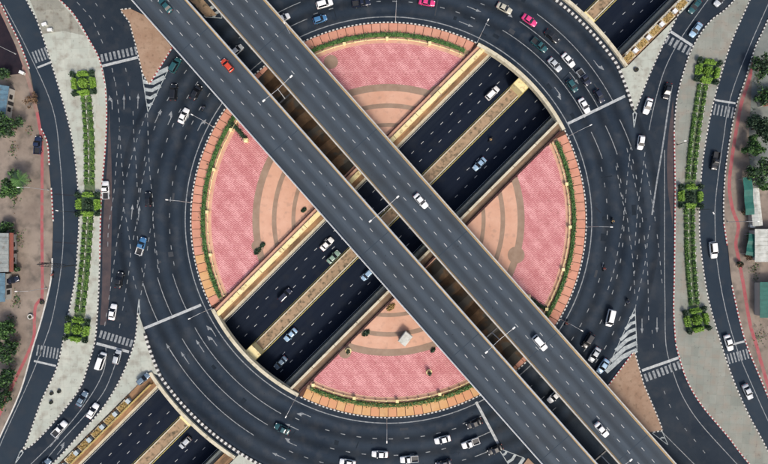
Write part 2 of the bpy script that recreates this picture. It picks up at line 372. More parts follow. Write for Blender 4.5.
# ring road bridges over the underpass
R_IN, R_OUT = 195, 283
for sgn, nm in ((1, 'upper right'), (-1, 'lower left')):
    t = thing('road_bridge', 'curved concrete bridge carrying the ring road over the %s underpass' % nm, 'bridge',
              (*T(sgn*240, 0), -6))
    lx, ly = t.location[0], t.location[1]
    def loc(p, z): return (p[0]-lx, p[1]-ly, z+6)
    ks = 24; inn = []; out = []
    for k in range(ks+1):
        v = V_NW+(V_SE-V_NW)*k/ks
        inn.append(T(sgn*ringu(R_IN, v), v)); out.append(T(sgn*ringu(R_OUT, v), v))
    mb = MB(); sb = MB()
    for k in range(ks):
        a, b, c, d = inn[k], out[k], out[k+1], inn[k+1]
        if sgn > 0: a, b, c, d = d, c, b, a
        mb.quad(loc(a, 0), loc(b, 0), loc(c, 0), loc(d, 0))
        sb.quad(loc(d, -1.2), loc(c, -1.2), loc(b, -1.2), loc(a, -1.2))
        for p, q in ((inn[k], inn[k+1]), (out[k], out[k+1])):
            sb.quad(loc(p, -1.2), loc(q, -1.2), loc(q, -.01), loc(p, -.01))
    mb.build('road_deck', 'asphalt', t); sb.build('girder', 'cream_grey', t)
    for ring, w0, w1, nmp, mm in ((inn, -.1, .85, 'parapet', 'cream_grey'), (out, -.75, .2, 'parapet', 'cream_grey')):
        pb = MB(); ns = normals(ring)
        for k in range(len(ring)-1):
            f = 1 if ring is inn else 1
            o0, o1 = (w0, w1)
            # outward radial from island centre
            def off(p, dd):
                e = Vector((p[0]-C0[0], p[1]-C0[1])).normalized(); return (p[0]+e.x*dd-lx, p[1]+e.y*dd-ly)
            l = [off(ring[k], o0), off(ring[k], o1), off(ring[k+1], o1), off(ring[k+1], o0)]
            if sgn > 0: l = l[::-1]
            pb.frustum(l, l, 4.9, 6.75)
        pb.build(nmp, mm, t)
    # middle pier with its cap showing inside the island
    for u0, u1 in ((R_IN-8, R_IN+6), (R_OUT-6, R_OUT+7)):
        pb = MB()
        a = [T(sgn*u0, -8.5), T(sgn*u1, -8.5), T(sgn*u1, 5), T(sgn*u0, 5)]
        a = [(p[0]-lx, p[1]-ly) for p in a]
        if sgn > 0: a = a[::-1]
        pb.frustum(a, a, -.3, 4.6)
        pb.build('pier', 'cream', t)
    pb = MB()
    a = [T(sgn*(R_IN+10), -5), T(sgn*(R_OUT-10), -5), T(sgn*(R_OUT-10), 1), T(sgn*(R_IN+10), 1)]
    a = [(p[0]-lx, p[1]-ly) for p in a]
    if sgn > 0: a = a[::-1]
    pb.frustum(a, a, -.3, 4.8); pb.build('pier_wall', 'concrete', t)

# underpass floor, median, walls
US = [-950, -600, -430, -286, -200, -100, 0, 100, 200, 286, 430, 600, 950]
def strip(mb, v0, v1, dz0, dz1=None, us=US, mi=0):
    dz1 = dz0 if dz1 is None else dz1
    for a, b in zip(us, us[1:]):
        mb.quad((*T(a, v1), zfloor(a)+dz1), (*T(b, v1), zfloor(b)+dz1), (*T(b, v0), zfloor(b)+dz0), (*T(a, v0), zfloor(a)+dz0), mi)
mb = MB(); strip(mb, -49, -8.0, 0); strip(mb, 4.2, 47, 0); struct(mb.build('underpass_road', 'asphalt_new'))
def solid(mb, v0, v1, f0, f1, us=US, mi=0):           # bar along u between heights f0(u), f1(u)
    for a, b in zip(us, us[1:]):
        A = [(*T(a, v1), f0(a)), (*T(b, v1), f0(b)), (*T(b, v0), f0(b)), (*T(a, v0), f0(a))]
        D = [(*T(a, v1), f1(a)), (*T(b, v1), f1(b)), (*T(b, v0), f1(b)), (*T(a, v0), f1(a))]
        mb.poly(D, mi)
        for k in range(4): mb.quad(A[k], A[(k+1) % 4], D[(k+1) % 4], D[k], mi)
zf = zfloor
med = thing('median_strip', 'long earth-filled median strip between the two sunken carriageways', 'median', (*T(0, -2), -6))
def child(mb, name, m, par):
    o = mb.build(name, m, None); o.parent = par; o.matrix_parent_inverse = par.matrix_basis.inverted(); return o
mb = MB(); solid(mb, -6.9, 2.9, lambda u: zf(u)-.1, lambda u: zf(u)+.35); child(mb, 'soil_bed', 'soil', med)
mb = MB(); solid(mb, -8.0, -6.9, lambda u: zf(u)-.1, lambda u: zf(u)+.55); child(mb, 'kerb_wall', 'cream_grey', med)
mb = MB(); solid(mb, 2.9, 4.2, lambda u: zf(u)-.1, lambda u: zf(u)+.55); child(mb, 'kerb_wall', 'cream_grey', med)
wallo = {}
for nm, v0, v1, ve in (('NW', -47.2, -46.2, 0), ('SE', 43.6, 44.8, 1)):
    o = thing('retaining_wall', ('concrete retaining wall along the upper left edge of the underpass', 'grey retaining wall along the lower right edge of the underpass')[ve],
              'wall', (*T(0, v0), -6))
    wallo[nm] = o
    mb = MB(); solid(mb, v0, v1, lambda u: zf(u)-.2, lambda u: zf(u)*.2); child(mb, 'wall', ('cream_grey', 'wallgrey')[ve], o)
# ledges behind the walls and the strip up to ground level
mb = MB()
solid(mb, -52.5, -47.2, lambda u: -2.5, lambda u: -1.0, [-900, -286, -190, 190, 286, 900]); struct(mb.build('ledge', 'ledge'))
mb = MB(); solid(mb, 44.8, 46.6, lambda u: -2.5, lambda u: -1.12, [-900, -286, -190, 190, 286, 900]); struct(mb.build('ledge', 'wallgrey'))
mb = MB(); solid(mb, 46.6, 49.0, lambda u: -2.5, lambda u: -.95, [-900, -286, -190, 190, 286, 900]); struct(mb.build('ledge', 'ledge_dark'))
mb = MB(); solid(mb, -60.5, -52.5, lambda u: -2.5, lambda u: -.07, [-900, -278, 0, 278, 900]); solid(mb, 49, 59.5, lambda u: -2.5, lambda u: -.07, [-900, -278, 0, 278, 900])
struct(mb.build('wall_backfill', 'ledge'))
# painted lines on the sunken road
mb = MB()
for v in (-32.3, -20.5, 20.8, 32.2):
    u = -420
    while u < 420:
        a, b = u, u+3.8
        if random.random() > .05:
            mb.quad((*T(a, v+.28), zf(a)+.012), (*T(b, v+.28), zf(b)+.012), (*T(b, v-.28), zf(b)+.012), (*T(a, v-.28), zf(a)+.012))
        u += 14.3
for v in (-45.0, 42.3): 
    for a, b in zip(US, US[1:]): mb.quad((*T(a, v+.22), zf(a)+.012), (*T(b, v+.22), zf(b)+.012), (*T(b, v-.22), zf(b)+.012), (*T(a, v-.22), zf(a)+.012))
struct(mb.build('lane_marking', 'paint'))
mb = MB()
for v in (-9.2, 5.4):
    for a, b in zip(US, US[1:]): mb.quad((*T(a, v+.3), zf(a)+.012), (*T(b, v+.3), zf(b)+.012), (*T(b, v-.3), zf(b)+.012), (*T(a, v-.3), zf(a)+.012))
struct(mb.build('lane_marking', 'paint_yellow'))
# copings, walkway strips and maroon fences inside the island
for nm, b0, b1, w0, w1, r0, r1, side in (('NW', -56.2, -52.0, -59.8, -56.2, -61.2, -59.9, 'upper left'), ('SE', 49.2, 51.6, 51.6, 57.2, 57.3, 59.6, 'lower right')):
    ui = 189
    t = thing('coping_beam', 'long cream concrete coping beam above the %s underpass wall inside the island' % side, 'beam', (*T(0, b0), -.07))
    n = 12
    for k in range(n):                                # cast in lengths with open joints
        a = -ui+2*ui*k/n; b = a+2*ui/n-.5
        mb = MB(); solid(mb, b0, b1, lambda u: -1.3, lambda u: .55+.02*(k % 3), [a, b]); child(mb, 'beam_length', 'cream' if nm == 'NW' else 'cream_grey', t)
    mb = MB(); ue = 188
    solid(mb, min(w0, w1), max(w0, w1), lambda u: -.3, lambda u: .10, [-ue, ue]); struct(mb.build('walkway', 'soil_pale' if nm == 'SE' else 'salmon'))
    t = thing('fence', 'dark maroon fence along the %s edge of the underpass opening' % side, 'fence', (*T(0, r0), -.06))
    mb = MB(); solid(mb, r0+.25, r1-.25, lambda u: -.06, lambda u: .35, [-184, 184]); child(mb, 'plinth', 'maroon', t)
    mb = MB(); vm = (r0+r1)/2
    for zz in (.62, .92): solid(mb, vm-.22, vm+.22, lambda u: zz, lambda u: zz+.09, [-184, 184])
    child(mb, 'rail', 'maroon', t)
    mb = MB()
    for k in range(47):
        a = -184+k*8; solid(mb, vm-.3, vm+.3, lambda u: .352, lambda u: 1.05, [a, a+.5])
    child(mb, 'post_row', 'maroon', t)['kind'] = 'stuff'

# ------------------------------------------------------------------ round island
def band(mb, r0, r1, half, z, mi=0, step=.5, base=None, th0=None, th1=None):
    """annulus r0..r1 px clipped to the ground beyond the underpass edge"""
    c = -V_NW+.7 if half == 'NW' else V_SE+.2
    prev = None; th = 0.0 if th0 is None else th0; end = 360.0 if th1 is None else th1
    while th <= end+1e-6:
        k = (math.sin(R(th))-math.cos(R(th)))*.70711; kk = -k if half == 'NW' else k
        cur = None
        if kk > .01:
            a = max(r0, c/kk)
            if a < r1-.01: cur = (W(*RP(a, th)), W(*RP(r1, th)))
        if cur and prev:
            mb.quad((*prev[0], z), (*cur[0], z), (*cur[1], z), (*prev[1], z), mi)
            if base is not None:
                mb.quad((*prev[1], base), (*prev[1], z), (*cur[1], z), (*cur[1], base), mi)
        prev = cur; th += step
for half, where in (('NW', 'upper left'), ('SE', 'lower right')):
    mb = MB(); band(mb, 20, 197, half, .08, base=-.05); base = struct(mb.build('island_base', 'joint'))
    mb = MB(); band(mb, 182.6, 187, half, .14); struct(mb.build('planting_bed', 'soil'))
    mb = MB(); band(mb, 177, 182.6, half, .15); struct(mb.build('island_path', 'salmon'))
    mb = MB(); band(mb, 136, 177, half, .16); struct(mb.build('paving', 'pink_pavers'))
    for a, b in ((129, 136), (112, 116.5), (93, 97)):
        mb = MB(); band(mb, a, b, half, .16); struct(mb.build('paving_band', 'arcgrey'))
    for a, b in ((116.5, 129), (97, 112), (40, 93)):
        mb = MB(); band(mb, a, b, half, .155); struct(mb.build('paving', 'salmon'))
    # border slabs, each its own piece
    th = 45+90 if half == 'SE' else 45+270
    thw = math.degrees(math.acos(61.8/192)); s0 = th-thw+.3; s1 = th+thw-.3
    n = int((s1-s0)/2.55)
    for k in range(n):
        a = s0+(s1-s0)*k/n+.09; b = s0+(s1-s0)*(k+1)/n-.09
        mid = (a+b)/2 % 360
        south = 140 < mid < 222
        mname = random.choice(['slab_y', 'slab_y2', 'slab_y']) if south else (random.choice(['slab_y2', 'slab_a', 'slab_y']) if 236 < mid < 262 else random.choice(['slab_a', 'slab_b', 'slab_c']))
        mb = MB(); zt = .13+random.uniform(0, .03); q = 3
        for i in range(q):
            a1 = a+(b-a)*i/q; b1 = a+(b-a)*(i+1)/q
            l = [W(*RP(187.2, a1)), W(*RP(187.2, b1)), W(*RP(196.6, b1)), W(*RP(196.6, a1))]
            mb.frustum(l[::-1], l[::-1], .06, zt)
        mb.build('paving_slab', mname, base)
    q = [W(*RP(197, s0-1.1+(s1-s0+2.2)*k/120)) for k in range(121)]
    kerb(q, 'kerb_white', 'kerb_black', side=1, z=.2, wd=.34, seg=.55)
# brown earth under the flyover decks, deck shade put into its colour
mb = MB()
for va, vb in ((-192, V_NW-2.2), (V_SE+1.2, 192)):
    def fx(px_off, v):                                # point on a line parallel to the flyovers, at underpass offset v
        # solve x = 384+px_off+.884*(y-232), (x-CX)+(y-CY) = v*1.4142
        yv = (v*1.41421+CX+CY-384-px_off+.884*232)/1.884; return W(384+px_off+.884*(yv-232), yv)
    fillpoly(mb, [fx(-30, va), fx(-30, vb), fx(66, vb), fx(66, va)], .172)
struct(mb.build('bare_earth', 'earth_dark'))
# grey paved roundels set into the pink paving
for px, py, r in ((516, 255, 2.4), (331, 62, 2.0), (436, 92, 1.8), (345, 352, 1.8), (258, 246, 1.8)):
    x, y = W(px, py); mb = MB(); mb.poly([(x+r*math.cos(k*.3927), y+r*math.sin(k*.3927), .168) for k in range(16)]); struct(mb.build('paving_roundel', 'arcgrey'))

# leaves -----------------------------------------------------------
def leafquad(mb, p, s, mi=0, up=.5):
    n = Vector((random.gauss(0, 1), random.gauss(0, 1), random.gauss(0, 1)+up)).normalized()
    a = n.orthogonal().normalized(); b = n.cross(a); t = random.uniform(0, 6.28)
    e = (a*math.cos(t)+b*math.sin(t))*s; f = (b*math.cos(t)-a*math.sin(t))*s*.6; p = Vector(p)
    mb.quad(tuple(p-e), tuple(p-f), tuple(p+e), tuple(p+f), mi)
def hedge_mesh(mb, pts, wd, z0, h, dens=26, s=.22, mi=0, mi2=None):
    """pts metric centreline"""
    q = walk(pts, .5); ns = normals(q)
    for k in range(len(q)-1):                          # uneven core
        (x0, y0), (x1, y1) = q[k], q[k+1]; (a0, b0), (a1, b1) = ns[k], ns[k+1]; hw = wd*.36
        l = [(x0+a0*hw, y0+b0*hw), (x0-a0*hw, y0-b0*hw), (x1-a1*hw, y1-b1*hw), (x1+a1*hw, y1+b1*hw)]
        mb.frustum(l, l, z0, z0+h*random.uniform(.6, .8), mi)
        for _ in range(int(dens*.5*wd)+1):
            t = random.random(); o = random.gauss(0, .3)*wd
            zz = z0+h*random.uniform(.45, 1.05)*(1-.35*abs(o)/wd)
            leafquad(mb, (x0+(x1-x0)*t+a0*o, y0+(y1-y0)*t+b0*o, zz), s*random.uniform(.7, 1.3), mi if mi2 is None or random.random() > .3 else mi2, .9)
secs = {'top': (315, 405), 'right': (45, 135), 'bottom': (135, 225), 'left': (225, 315)}
def vof(p): return ((p[0]-CX)+(p[1]-CY))*.70711
FL_L, FL_R = (lambda y: 131.2+.884*y), (lambda y: 266+.888*y)      # outer flyover edges in the photo
for nm, (a, b) in secs.items():
    pts = []; fp = []
    for k in range(361):
        th = a+(b-a)*k/360
        p = RP(184.9, th)
        okf = p[0] < FL_L(p[1])+14 or p[0] > FL_R(p[1])-14
        if (vof(p) < V_NW-3 or vof(p) > V_SE+3) and okf: pts.append(p); fp.append(RP(180.2, th))
    mb = MB(); hedge_mesh(mb, ground(pts), 1.2, .14, .85, dens=30, mi2=1)
    tag(mb.build('hedge', ['leaf', 'leaf_olive' if nm == 'bottom' else 'leaf_dark']), 'curved clipped green hedge along the %s edge of the round island' % nm, 'hedge', 'hedges round the island')
    # low cream railing with posts inside the hedge
    t = thing('railing', 'low cream railing with posts behind the %s hedge of the island' % nm, 'railing', (*W(*fp[len(fp)//2]), .15))
    q = ground(fp); ns = normals(q); mb = MB()
    for zz in (.45, .8):
        for k in range(0, len(q)-3, 3):
            mb.cyl((*q[k], zz), (*q[k+3], zz), .07, n=5)
    child(mb, 'rail', 'cream', t)
    for p in walk(q, 3.0):
        mb = MB(); mb.box(p[0]-.14, p[0]+.14, p[1]-.14, p[1]+.14, .1, .98); child(mb, 'post', 'cream', t)
    for p in walk(q, 12.0)[1:]:
        mb = MB(); mb.box(p[0]-.34, p[0]+.34, p[1]-.34, p[1]+.34, .1, 1.2); mb.box(p[0]-.42, p[0]+.42, p[1]-.42, p[1]+.42, 1.2, 1.32); child(mb, 'pillar', 'cream', t)
for pts, wh in (([(231, 122), (239, 131), (247, 141)], 'left'), ([(527, 296), (537, 304), (549, 311)], 'right')):
    mb = MB(); hedge_mesh(mb, ground(pts), 1.3, .14, .9, dens=34)
    tag(mb.build('hedge', 'leaf_dark'), 'short dark hedge beside the flyover at the %s corner of the island' % wh, 'hedge', 'hedges round the island')
    t = thing('gate_post', 'cream post at the end of the short hedge at the %s island corner' % wh, 'post', (*W(*(pts[-1] if wh == 'left' else pts[0])), .15))
    mb = MB(); mb.box(-.5, .5, -.5, .5, -.05, 1.3); mb.build('shaft', 'cream', t); mb = MB(); mb.frustum([(-.6, -.6), (.6, -.6), (.6, .6), (-.6, .6)], [(-.2, -.2), (.2, -.2), (.2, .2), (-.2, .2)], 1.301, 1.6); mb.build('cap', 'cream', t)

def shrub(px, py, r, label, m='leaf_dark', h=.8, n=170, grp='shrubs on the island paving'):
    x, y = W(px, py); t = thing('shrub', label, 'shrub', (x, y, .15), R(40), grp); mb = MB()
    for _ in range(n):
        a = random.uniform(0, 6.28); d = r*math.sqrt(random.random()); sq = .55
        leafquad(mb, (d*math.cos(a), d*math.sin(a)*sq, h*random.uniform(.1, 1)*(1-.5*d/r)), .24, 0, .6)
    mb.build('foliage', m, t)
    mb = MB()
    for k in range(4): a = k*1.6; mb.cyl((.1*math.cos(a), .1*math.sin(a), -.05), (r*.5*math.cos(a), r*.5*math.sin(a), h*.6), .05, .02, 5)
    mb.build('stem', 'bark', t)
shrub(258, 251, 1.3, 'dark shrub clump by the fence at the left paving of the island')
shrub(263, 245, .9, 'smaller dark shrub beside the clump by the left underpass fence')
shrub(304, 210, .9, 'dark shrub next to the flyover on the left salmon paving', h=.6)
shrub(366, 333, 1.3, 'dark shrub clump by the fence on the bottom paving of the island')
shrub(391, 307, 1.4, 'dark shrub tucked beside flyover and maroon fence at bottom paving', 'leaf_olive')
shrub(433, 350, .8, 'dark shrub beside the flyover on the bottom pink paving')
for px, py, wh in ((348.5, 350.6, 'near the maroon fence'), (429, 372, 'near the flyover')):
    x, y = W(px, py); t = thing('tree_pit', 'young tree in a pale round pit on the bottom pink paving, %s' % wh, 'tree', (x, y, .16), 0, 'young trees on the bottom paving')
    mb = MB(); n = 14
    for k in range(n):
        a, b = 6.2832*k/n, 6.2832*(k+1)/n; l = [(.5*math.cos(a), .5*math.sin(a)), (.85*math.cos(a), .85*math.sin(a)), (.85*math.cos(b), .85*math.sin(b)), (.5*math.cos(b), .5*math.sin(b))]
        mb.frustum(l, l, -.05, .22)
    mb.build('pit_ring', 'cream', t); mb = MB(); mb.cyl((0, 0, -.05), (0, 0, 1.6), .06, .03, 6); mb.build('trunk', 'bark', t); mb = MB()
    for _ in range(130):
        a = random.uniform(0, 6.28); d = .6*random.random()**.5; leafquad(mb, (d*math.cos(a), d*math.sin(a), random.uniform(.8, 2)), .2)
    mb.build('crown', 'leaf_dark', t)
# white cabin on the bottom paving
x, y = W(405, 337); t = thing('utility_cabin', 'small white cabin standing on the bottom salmon paving by the flyover', 'cabin', (x, y, .155), R(-38))
mb = MB(); mb.box(-1.05, 1.05, -1.5, 1.5, 0, 2.1); mb.build('wall', 'roof_grey', t); mb = MB(); mb.frustum([(-1.3, -1.8), (1.3, -1.8), (1.3, 1.8), (-1.3, 1.8)], [(-1.1, -1.6), (1.1, -1.6), (1.1, 1.6), (-1.1, 1.6)], 2.101, 2.35); mb.build('roof', 'roof_white', t)
mb = MB(); mb.box(1.05, 1.1, -.45, .45, 0, 1.9); mb.build('door', 'metal_dark', t)

# ------------------------------------------------------------------ pavements and islands traced from the photo
WA = [(-40, -70), (0, 3), (9, 22), (19.6, 43.7), (29.5, 70), (35, 98), (41, 129), (47, 143), (49, 165), (51, 188), (53, 222), (52, 258), (50.3, 282), (41, 320), (33, 346), (20.4, 390), (0, 436), (-40, 520)]
sA = ground(smooth(WA))
plateau('pavement', sA + [(-190, sA[-1][1]), (-190, sA[0][1])], 'dirt')
kerb(ground(smooth(WA[:5])), 'kerb_white', 'kerb_red', side=1); kerb(ground(smooth(WA[6:9])), 'kerb_white', 'kerb_red', side=1, seg=.55)
kerb(ground(smooth(WA[9:11])), 'kerb_white', 'kerb_red', side=1); kerb(ground(smooth(WA[11:])), 'kerb_white', 'kerb_white', side=1)
WB = [(-40, -130), (26, 0), (37.5, 22.5), (54, 72.5), (66, 114), (72.5, 142.5), (77.5, 185), (78.7, 222), (77.4, 247), (74.7, 280), (68, 315), (62.5, 342), (55.7, 370), (41, 401), (28, 438), (21.5, 451)]
EB = [(21.5, 451), (33, 445), (54, 423), (79, 391), (88, 368), (95.5, 342), (98, 315), (99.5, 288), (100.5, 261), (101, 224), (102.5, 188), (106, 147), (107.3, 113), (106, 85), (100, 59), (90, 40), (75, 15), (59, -2), (0, -60)]
sw, se = ground(smooth(WB)), ground(smooth(EB))
plateau('island', sw+se[1:], 'concrete_pale')
kerb(sw, 'kerb_white', 'kerb_black', side=1); kerb(ground(smooth(EB[:9])), 'kerb_white', 'kerb_black', side=1); kerb(ground(smooth(EB[8:14])), 'kerb_white', 'kerb_red', side=1); kerb(ground(smooth(EB[13:])), 'kerb_white', 'kerb_red', side=1)
WG = [(780, -60), (733, 2), (710, 22), (693, 47), (683, 75), (677, 100), (674.5, 130), (675, 160), (675.5, 190), (675.2, 225), (674.7, 274), (674, 310), (676, 344), (685.6, 376), (700.5, 403), (728, 436), (749, 463), (800, 520)]
EG = [(840, 600), (768, 453), (749, 417), (733, 381), (718.5, 338), (707, 296), (700.5, 253), (698.5, 222), (700.5, 175), (704, 147.5), (710, 114), (718, 82.5), (730.5, 42.5), (749, 0), (775, -60)]
sw, se = ground(smooth(WG)), ground(smooth(EG))
plateau('island', sw+se, 'concrete_warm')
kerb(ground(smooth(WG[:7])), 'kerb_white', 'kerb_black', side=-1); kerb(ground(smooth(WG[6:13])), 'kerb_white', 'kerb_red', side=-1); kerb(ground(smooth(WG[12:])), 'kerb_white', 'kerb_red', side=-1)
kerb(se, 'kerb_white', 'kerb_black', side=-1)
WH = [(800, -60), (768, 20), (755.5, 47.5), (745.5, 80), (735.5, 110), (727, 160), (724, 195), (724, 222), (727.7, 247), (732, 285), (744, 336), (757.5, 370.6), (768, 396), (810, 500)]
sH = ground(smooth(WH)); plateau('pavement', sH+[(190, sH[-1][1]), (190, sH[0][1])], 'dirt')
kerb(ground(smooth(WH[:8])), 'kerb_white', 'kerb_black', side=-1); kerb(ground(smooth(WH[7:9])), 'kerb_white', 'kerb_red', side=-1); kerb(ground(smooth(WH[9:])), 'kerb_white', 'kerb_red', side=-1)
# lower left and upper right wedge islands beside the underpass
D1 = [(138.5, 313), (135, 343), (121, 379), (103, 408.6), (81.5, 433), (60, 457), (20, 497)]
D2 = [(-12, 500), (30, 456), (152, 382), (158, 373), (148, 337), (142, 318)]
def uv(p): return (((p[0]-CX)-(p[1]-CY))*.70711, vof(p))
D = smooth(D1) + [(14, 502)] + [p for p in ((20, 512),)] 
edge = [(CX+(u+v)*.70711, CY+(v-u)*.70711) for u, v in ((-470, -61), (-276, -61))]
plateau('island', ground(smooth(D1)+edge+[RP(277.5, 236), RP(272, 241), RP(268, 245)]), 'concrete_pale')
kerb(ground(smooth(D1)), 'kerb_white', 'kerb_black', side=-1)
F1 = [(760, -70), (690, 0), (671, 30), (652, 70), (640, 100), (634.5, 113)]
edge = [(CX+(u+v)*.70711, CY+(v-u)*.70711) for u, v in ((276, 60.2), (470, 60.2))]
plateau('island', ground(smooth(F1)+[RP(268, 64), RP(272, 60), RP(277, 57)]+edge), 'concrete_pale')
kerb(ground(smooth(F1)), 'kerb_white', 'kerb_black', side=-1)
# the two other wedges, mostly outside the picture
for uu, vv, a0, a1 in ((-1, 1, 213, 196), (1, -1, 33, 16)):
    vv0 = V_SE+.7 if vv > 0 else V_NW-.7
    pts = [RP(277.5, a0+(a1-a0)*k/14) for k in range(15)]
    far = [(CX+(u+vv0)*.70711, CY+(vv0-u)*.70711) for u in (uu*470, uu*272)]
    p3 = (pts[-1][0], pts[-1][1]+(90 if vv > 0 else -90))
    plateau('island', ground(pts+[p3]+far), 'concrete_pale')
# outer ring kerb of large painted blocks
for a0, a1 in ((30, 65.5), (196, 245.5)):
    rr = lambda th: 276 if abs(th-(a0 if a0 > 100 else a0)) < 26 or (a0 > 100 and th < 236) else 276-8*min(1, (th-(a1-10))/10 if th > a1-10 else 0)
    q = [W(*RP(rr(a0+(a1-a0)*k/120)-1.2, a0+(a1-a0)*k/120)) for k in range(121)]
    kerb(q, 'kerb_white', 'kerb_black', side=1, z=.3, wd=.75, seg=.7)
# brown earth islands under the ends of the flyover
I1 = [(172, 47), (146, 16), (131, 9), (121, 10), (130, 22), (137, 47), (143, 73), (149, 84)]
plateau('island', ground(I1[::1]), 'dirt_brown'); kerb(ground(I1[2:]), 'kerb_white', 'kerb_black', side=-1, seg=.55); kerb(ground([(149, 84), (172, 47)]), 'kerb_white', 'kerb_red', side=-1, seg=.55)
I2 = [(634, 352), (643, 384), (657, 417), (662, 430), (650, 432), (640, 424), (604, 392)]
plateau('island', ground(I2), 'dirt_brown'); kerb(ground(I2[:5]), 'kerb_white', 'kerb_black', side=1, seg=.55); kerb(ground([(604, 392), (634, 352)]), 'kerb_white', 'kerb_red', side=1, seg=.55)
plateau('island', ground([(519, 470), (528, 458), (560, 490), (540, 500)]), 'dirt_brown')
plateau('island', ground([(186, -4), (200, -4), (217, 15), (206, 17)]), 'soil')
# red cycle paths, parking ground, dark patch of painted shade, brownish road shoulders
def path(name, pts, wd, m, z):
    mb = MB(); ribbon(mb, ground(smooth(pts)), wd, z); return struct(mb.build(name, m))
path('cycle_path', [(-12, -30), (4, 22), (15, 48), (27, 75), (34, 100), (37.3, 112)], 1.05, 'cycle_faded', .158)
path('cycle_path', [(37.3, 112), (42, 140), (42.5, 165), (42.3, 226), (42.6, 293), (40, 300), (36, 306), (34.8, 318), (34, 338), (27, 356), (16, 379), (0, 414), (-20, 458)], .85, 'cycle', .158)
path('cycle_path', [(785, -10), (768, 27), (758, 50), (747, 85), (740, 108), (732, 155), (729, 187), (732.5, 210), (738, 226), (735.5, 243), (738, 258), (742.6, 282), (749.5, 323), (756, 345), (763, 370), (775, 410)], .95, 'cycle', .158)
mb = MB(); fillpoly(mb, ground([(28.5, -4), (38.5, 20), (43, 34), (64, 31), (86, 36), (73, 16), (56, -3)]), .156); struct(mb.build('worn_paving', 'concrete_worn'))
mb = MB(); fillpoly(mb, ground([(96, 104), (106, 108), (105.5, 148), (101.5, 190), (95.5, 188), (96.5, 150)]), .156); struct(mb.build('worn_paving', 'concrete_cream'))
mb = MB(); fillpoly(mb, ground([(-60, -20), (-5, 2), (6, 24), (16, 46), (23, 66), (21, 74), (-60, 82)]), .162); struct(mb.build('parking_lot', 'lot'))  # shade at the upper left put into the ground colour
mb = MB(); fillpoly(mb, ground([(753, 52), (768, 20), (820, 20), (820, 190), (752, 190), (748, 150)]), .162); struct(mb.build('parking_lot', 'wallgrey'))
mb = MB(); fillpoly(mb, ground(smooth([(109, 108), (107.5, 160), (104.5, 200), (102.5, 240), (102, 290), (100, 325)])+smooth([(106, 325), (110, 290), (111.5, 240), (112, 205), (111.5, 165), (110.2, 130)])), .004); struct(mb.build('road_shoulder', 'shoulder'))
mb = MB(); fillpoly(mb, ground(smooth([(673, 100), (669, 130), (667, 160), (668, 190), (672.8, 225)])+smooth([(673.9, 190), (673.4, 150), (673.8, 118)])), .004); struct(mb.build('road_shoulder', 'shoulder'))
for a, b in ((WA, WB), (WH, EG[::-1])):
    q1 = ground(smooth(a)); q2 = ground(smooth(b)); mb = MB(); 
    fillpoly(mb, q1+q2[::-1], .004); struct(mb.build('road', 'asphalt_frontage'))

# ------------------------------------------------------------------ markings
Z = .014
mk = MB()
for rad in (203.3,):
    q = [W(*RP(rad, k)) for k in range(0, 361, 2)]; ribbon(mk, q, .26, Z)
for a0, a1 in ((31, 62.5), (209, 241)):
    for rad, d in ((221.5, 0), (238, 3), (254, 6)):
        q = [W(*RP(rad, a0+d*(.8 if a0 < 100 else .5)+(a1-a0-d*.8)*k/24)) for k in range(25)]; ribbon(mk, q, .2, Z)
for a0, a1 in ((66.5, 74), (246, 256)):
    for rad in (221, 236.5, 252): ribbon(mk, [W(*RP(rad+k*.25, a0+(a1-a0)*k/6)) for k in range(7)], .2, Z)
for a0, a1 in ((154, 160), (330, 338)):
    for rad in (217, 235, 252): ribbon(mk, [W(*RP(rad, a0+(a1-a0)*k/6)) for k in range(7)], .2, Z)
for a0, a1 in ((76, 150), (162, 206), (258, 328), (340, 388)):
    for rad in (219, 235.5, 251.5):
        dashes(mk, [W(*RP(rad, a0+(a1-a0)*k/60)) for k in range(61)], .2, Z, 1.25, 4.4, .12)
lines_dash = [[(115.5, 82), (118.4, 109), (119.4, 130), (116.5, 162), (113.6, 195), (108.7, 226), (107.8, 247)], [(119.4, 127), (121.5, 160), (124, 189), (123, 212), (117.4, 239), (111, 285), (104.5, 327)],
    [(124, 209), (127, 224), (130.4, 247), (129.7, 265), (125, 296), (119, 330)], [(133, 111), (134, 138), (136, 163), (137.8, 199), (138.5, 212), (135.9, 226), (132, 246)], [(146.5, 113), (136.8, 140), (129.5, 165), (125, 184)],
    [(147.5, 113), (148.4, 144), (150, 175), (153.3, 206), (151.4, 222), (147, 252), (141.4, 292), (137, 312)], [(146.5, 162), (140.7, 189), (139, 203)], [(153.3, 224), (156, 247), (160, 277)], [(133, 276), (138, 296)],
    [(616, 166), (619, 182), (622, 199), (627, 217), (629.7, 238), (633, 262), (634.8, 295)], [(631, 145), (627.8, 172), (624, 215), (619, 245), (614, 270), (607, 292)], [(626.8, 148), (631, 166), (637.5, 195), (641.5, 213), (645, 244), (647.5, 268), (648.7, 322)],
    [(645, 152), (641, 184), (638.4, 203), (636, 230), (635, 248)], [(645, 164), (649, 183), (652, 201), (655, 219), (658, 242), (660.5, 266), (663, 292)], [(652, 217), (648, 237), (645, 263), (637.5, 297), (634.6, 312)],
    [(77, 2), (91.7, 19), (101, 39), (106, 51)], [(112, 68), (116, 87)]]
for l in lines_dash: dashes(mk, ground(smooth(l)), .18, Z, 1.35, 2.6, .03)
for l in ([(95.5, 3), (104, 16.5), (112, 28), (118, 43)], [(125.6, 68), (128.5, 85), (130, 100)], [(664, 391), (670, 406), (678.5, 420), (687.6, 432), (697.7, 444), (712, 462)], [(652, 330), (654, 352)]): dashes(mk, ground(smooth(l)), .19, Z, 1.1, 4.1)
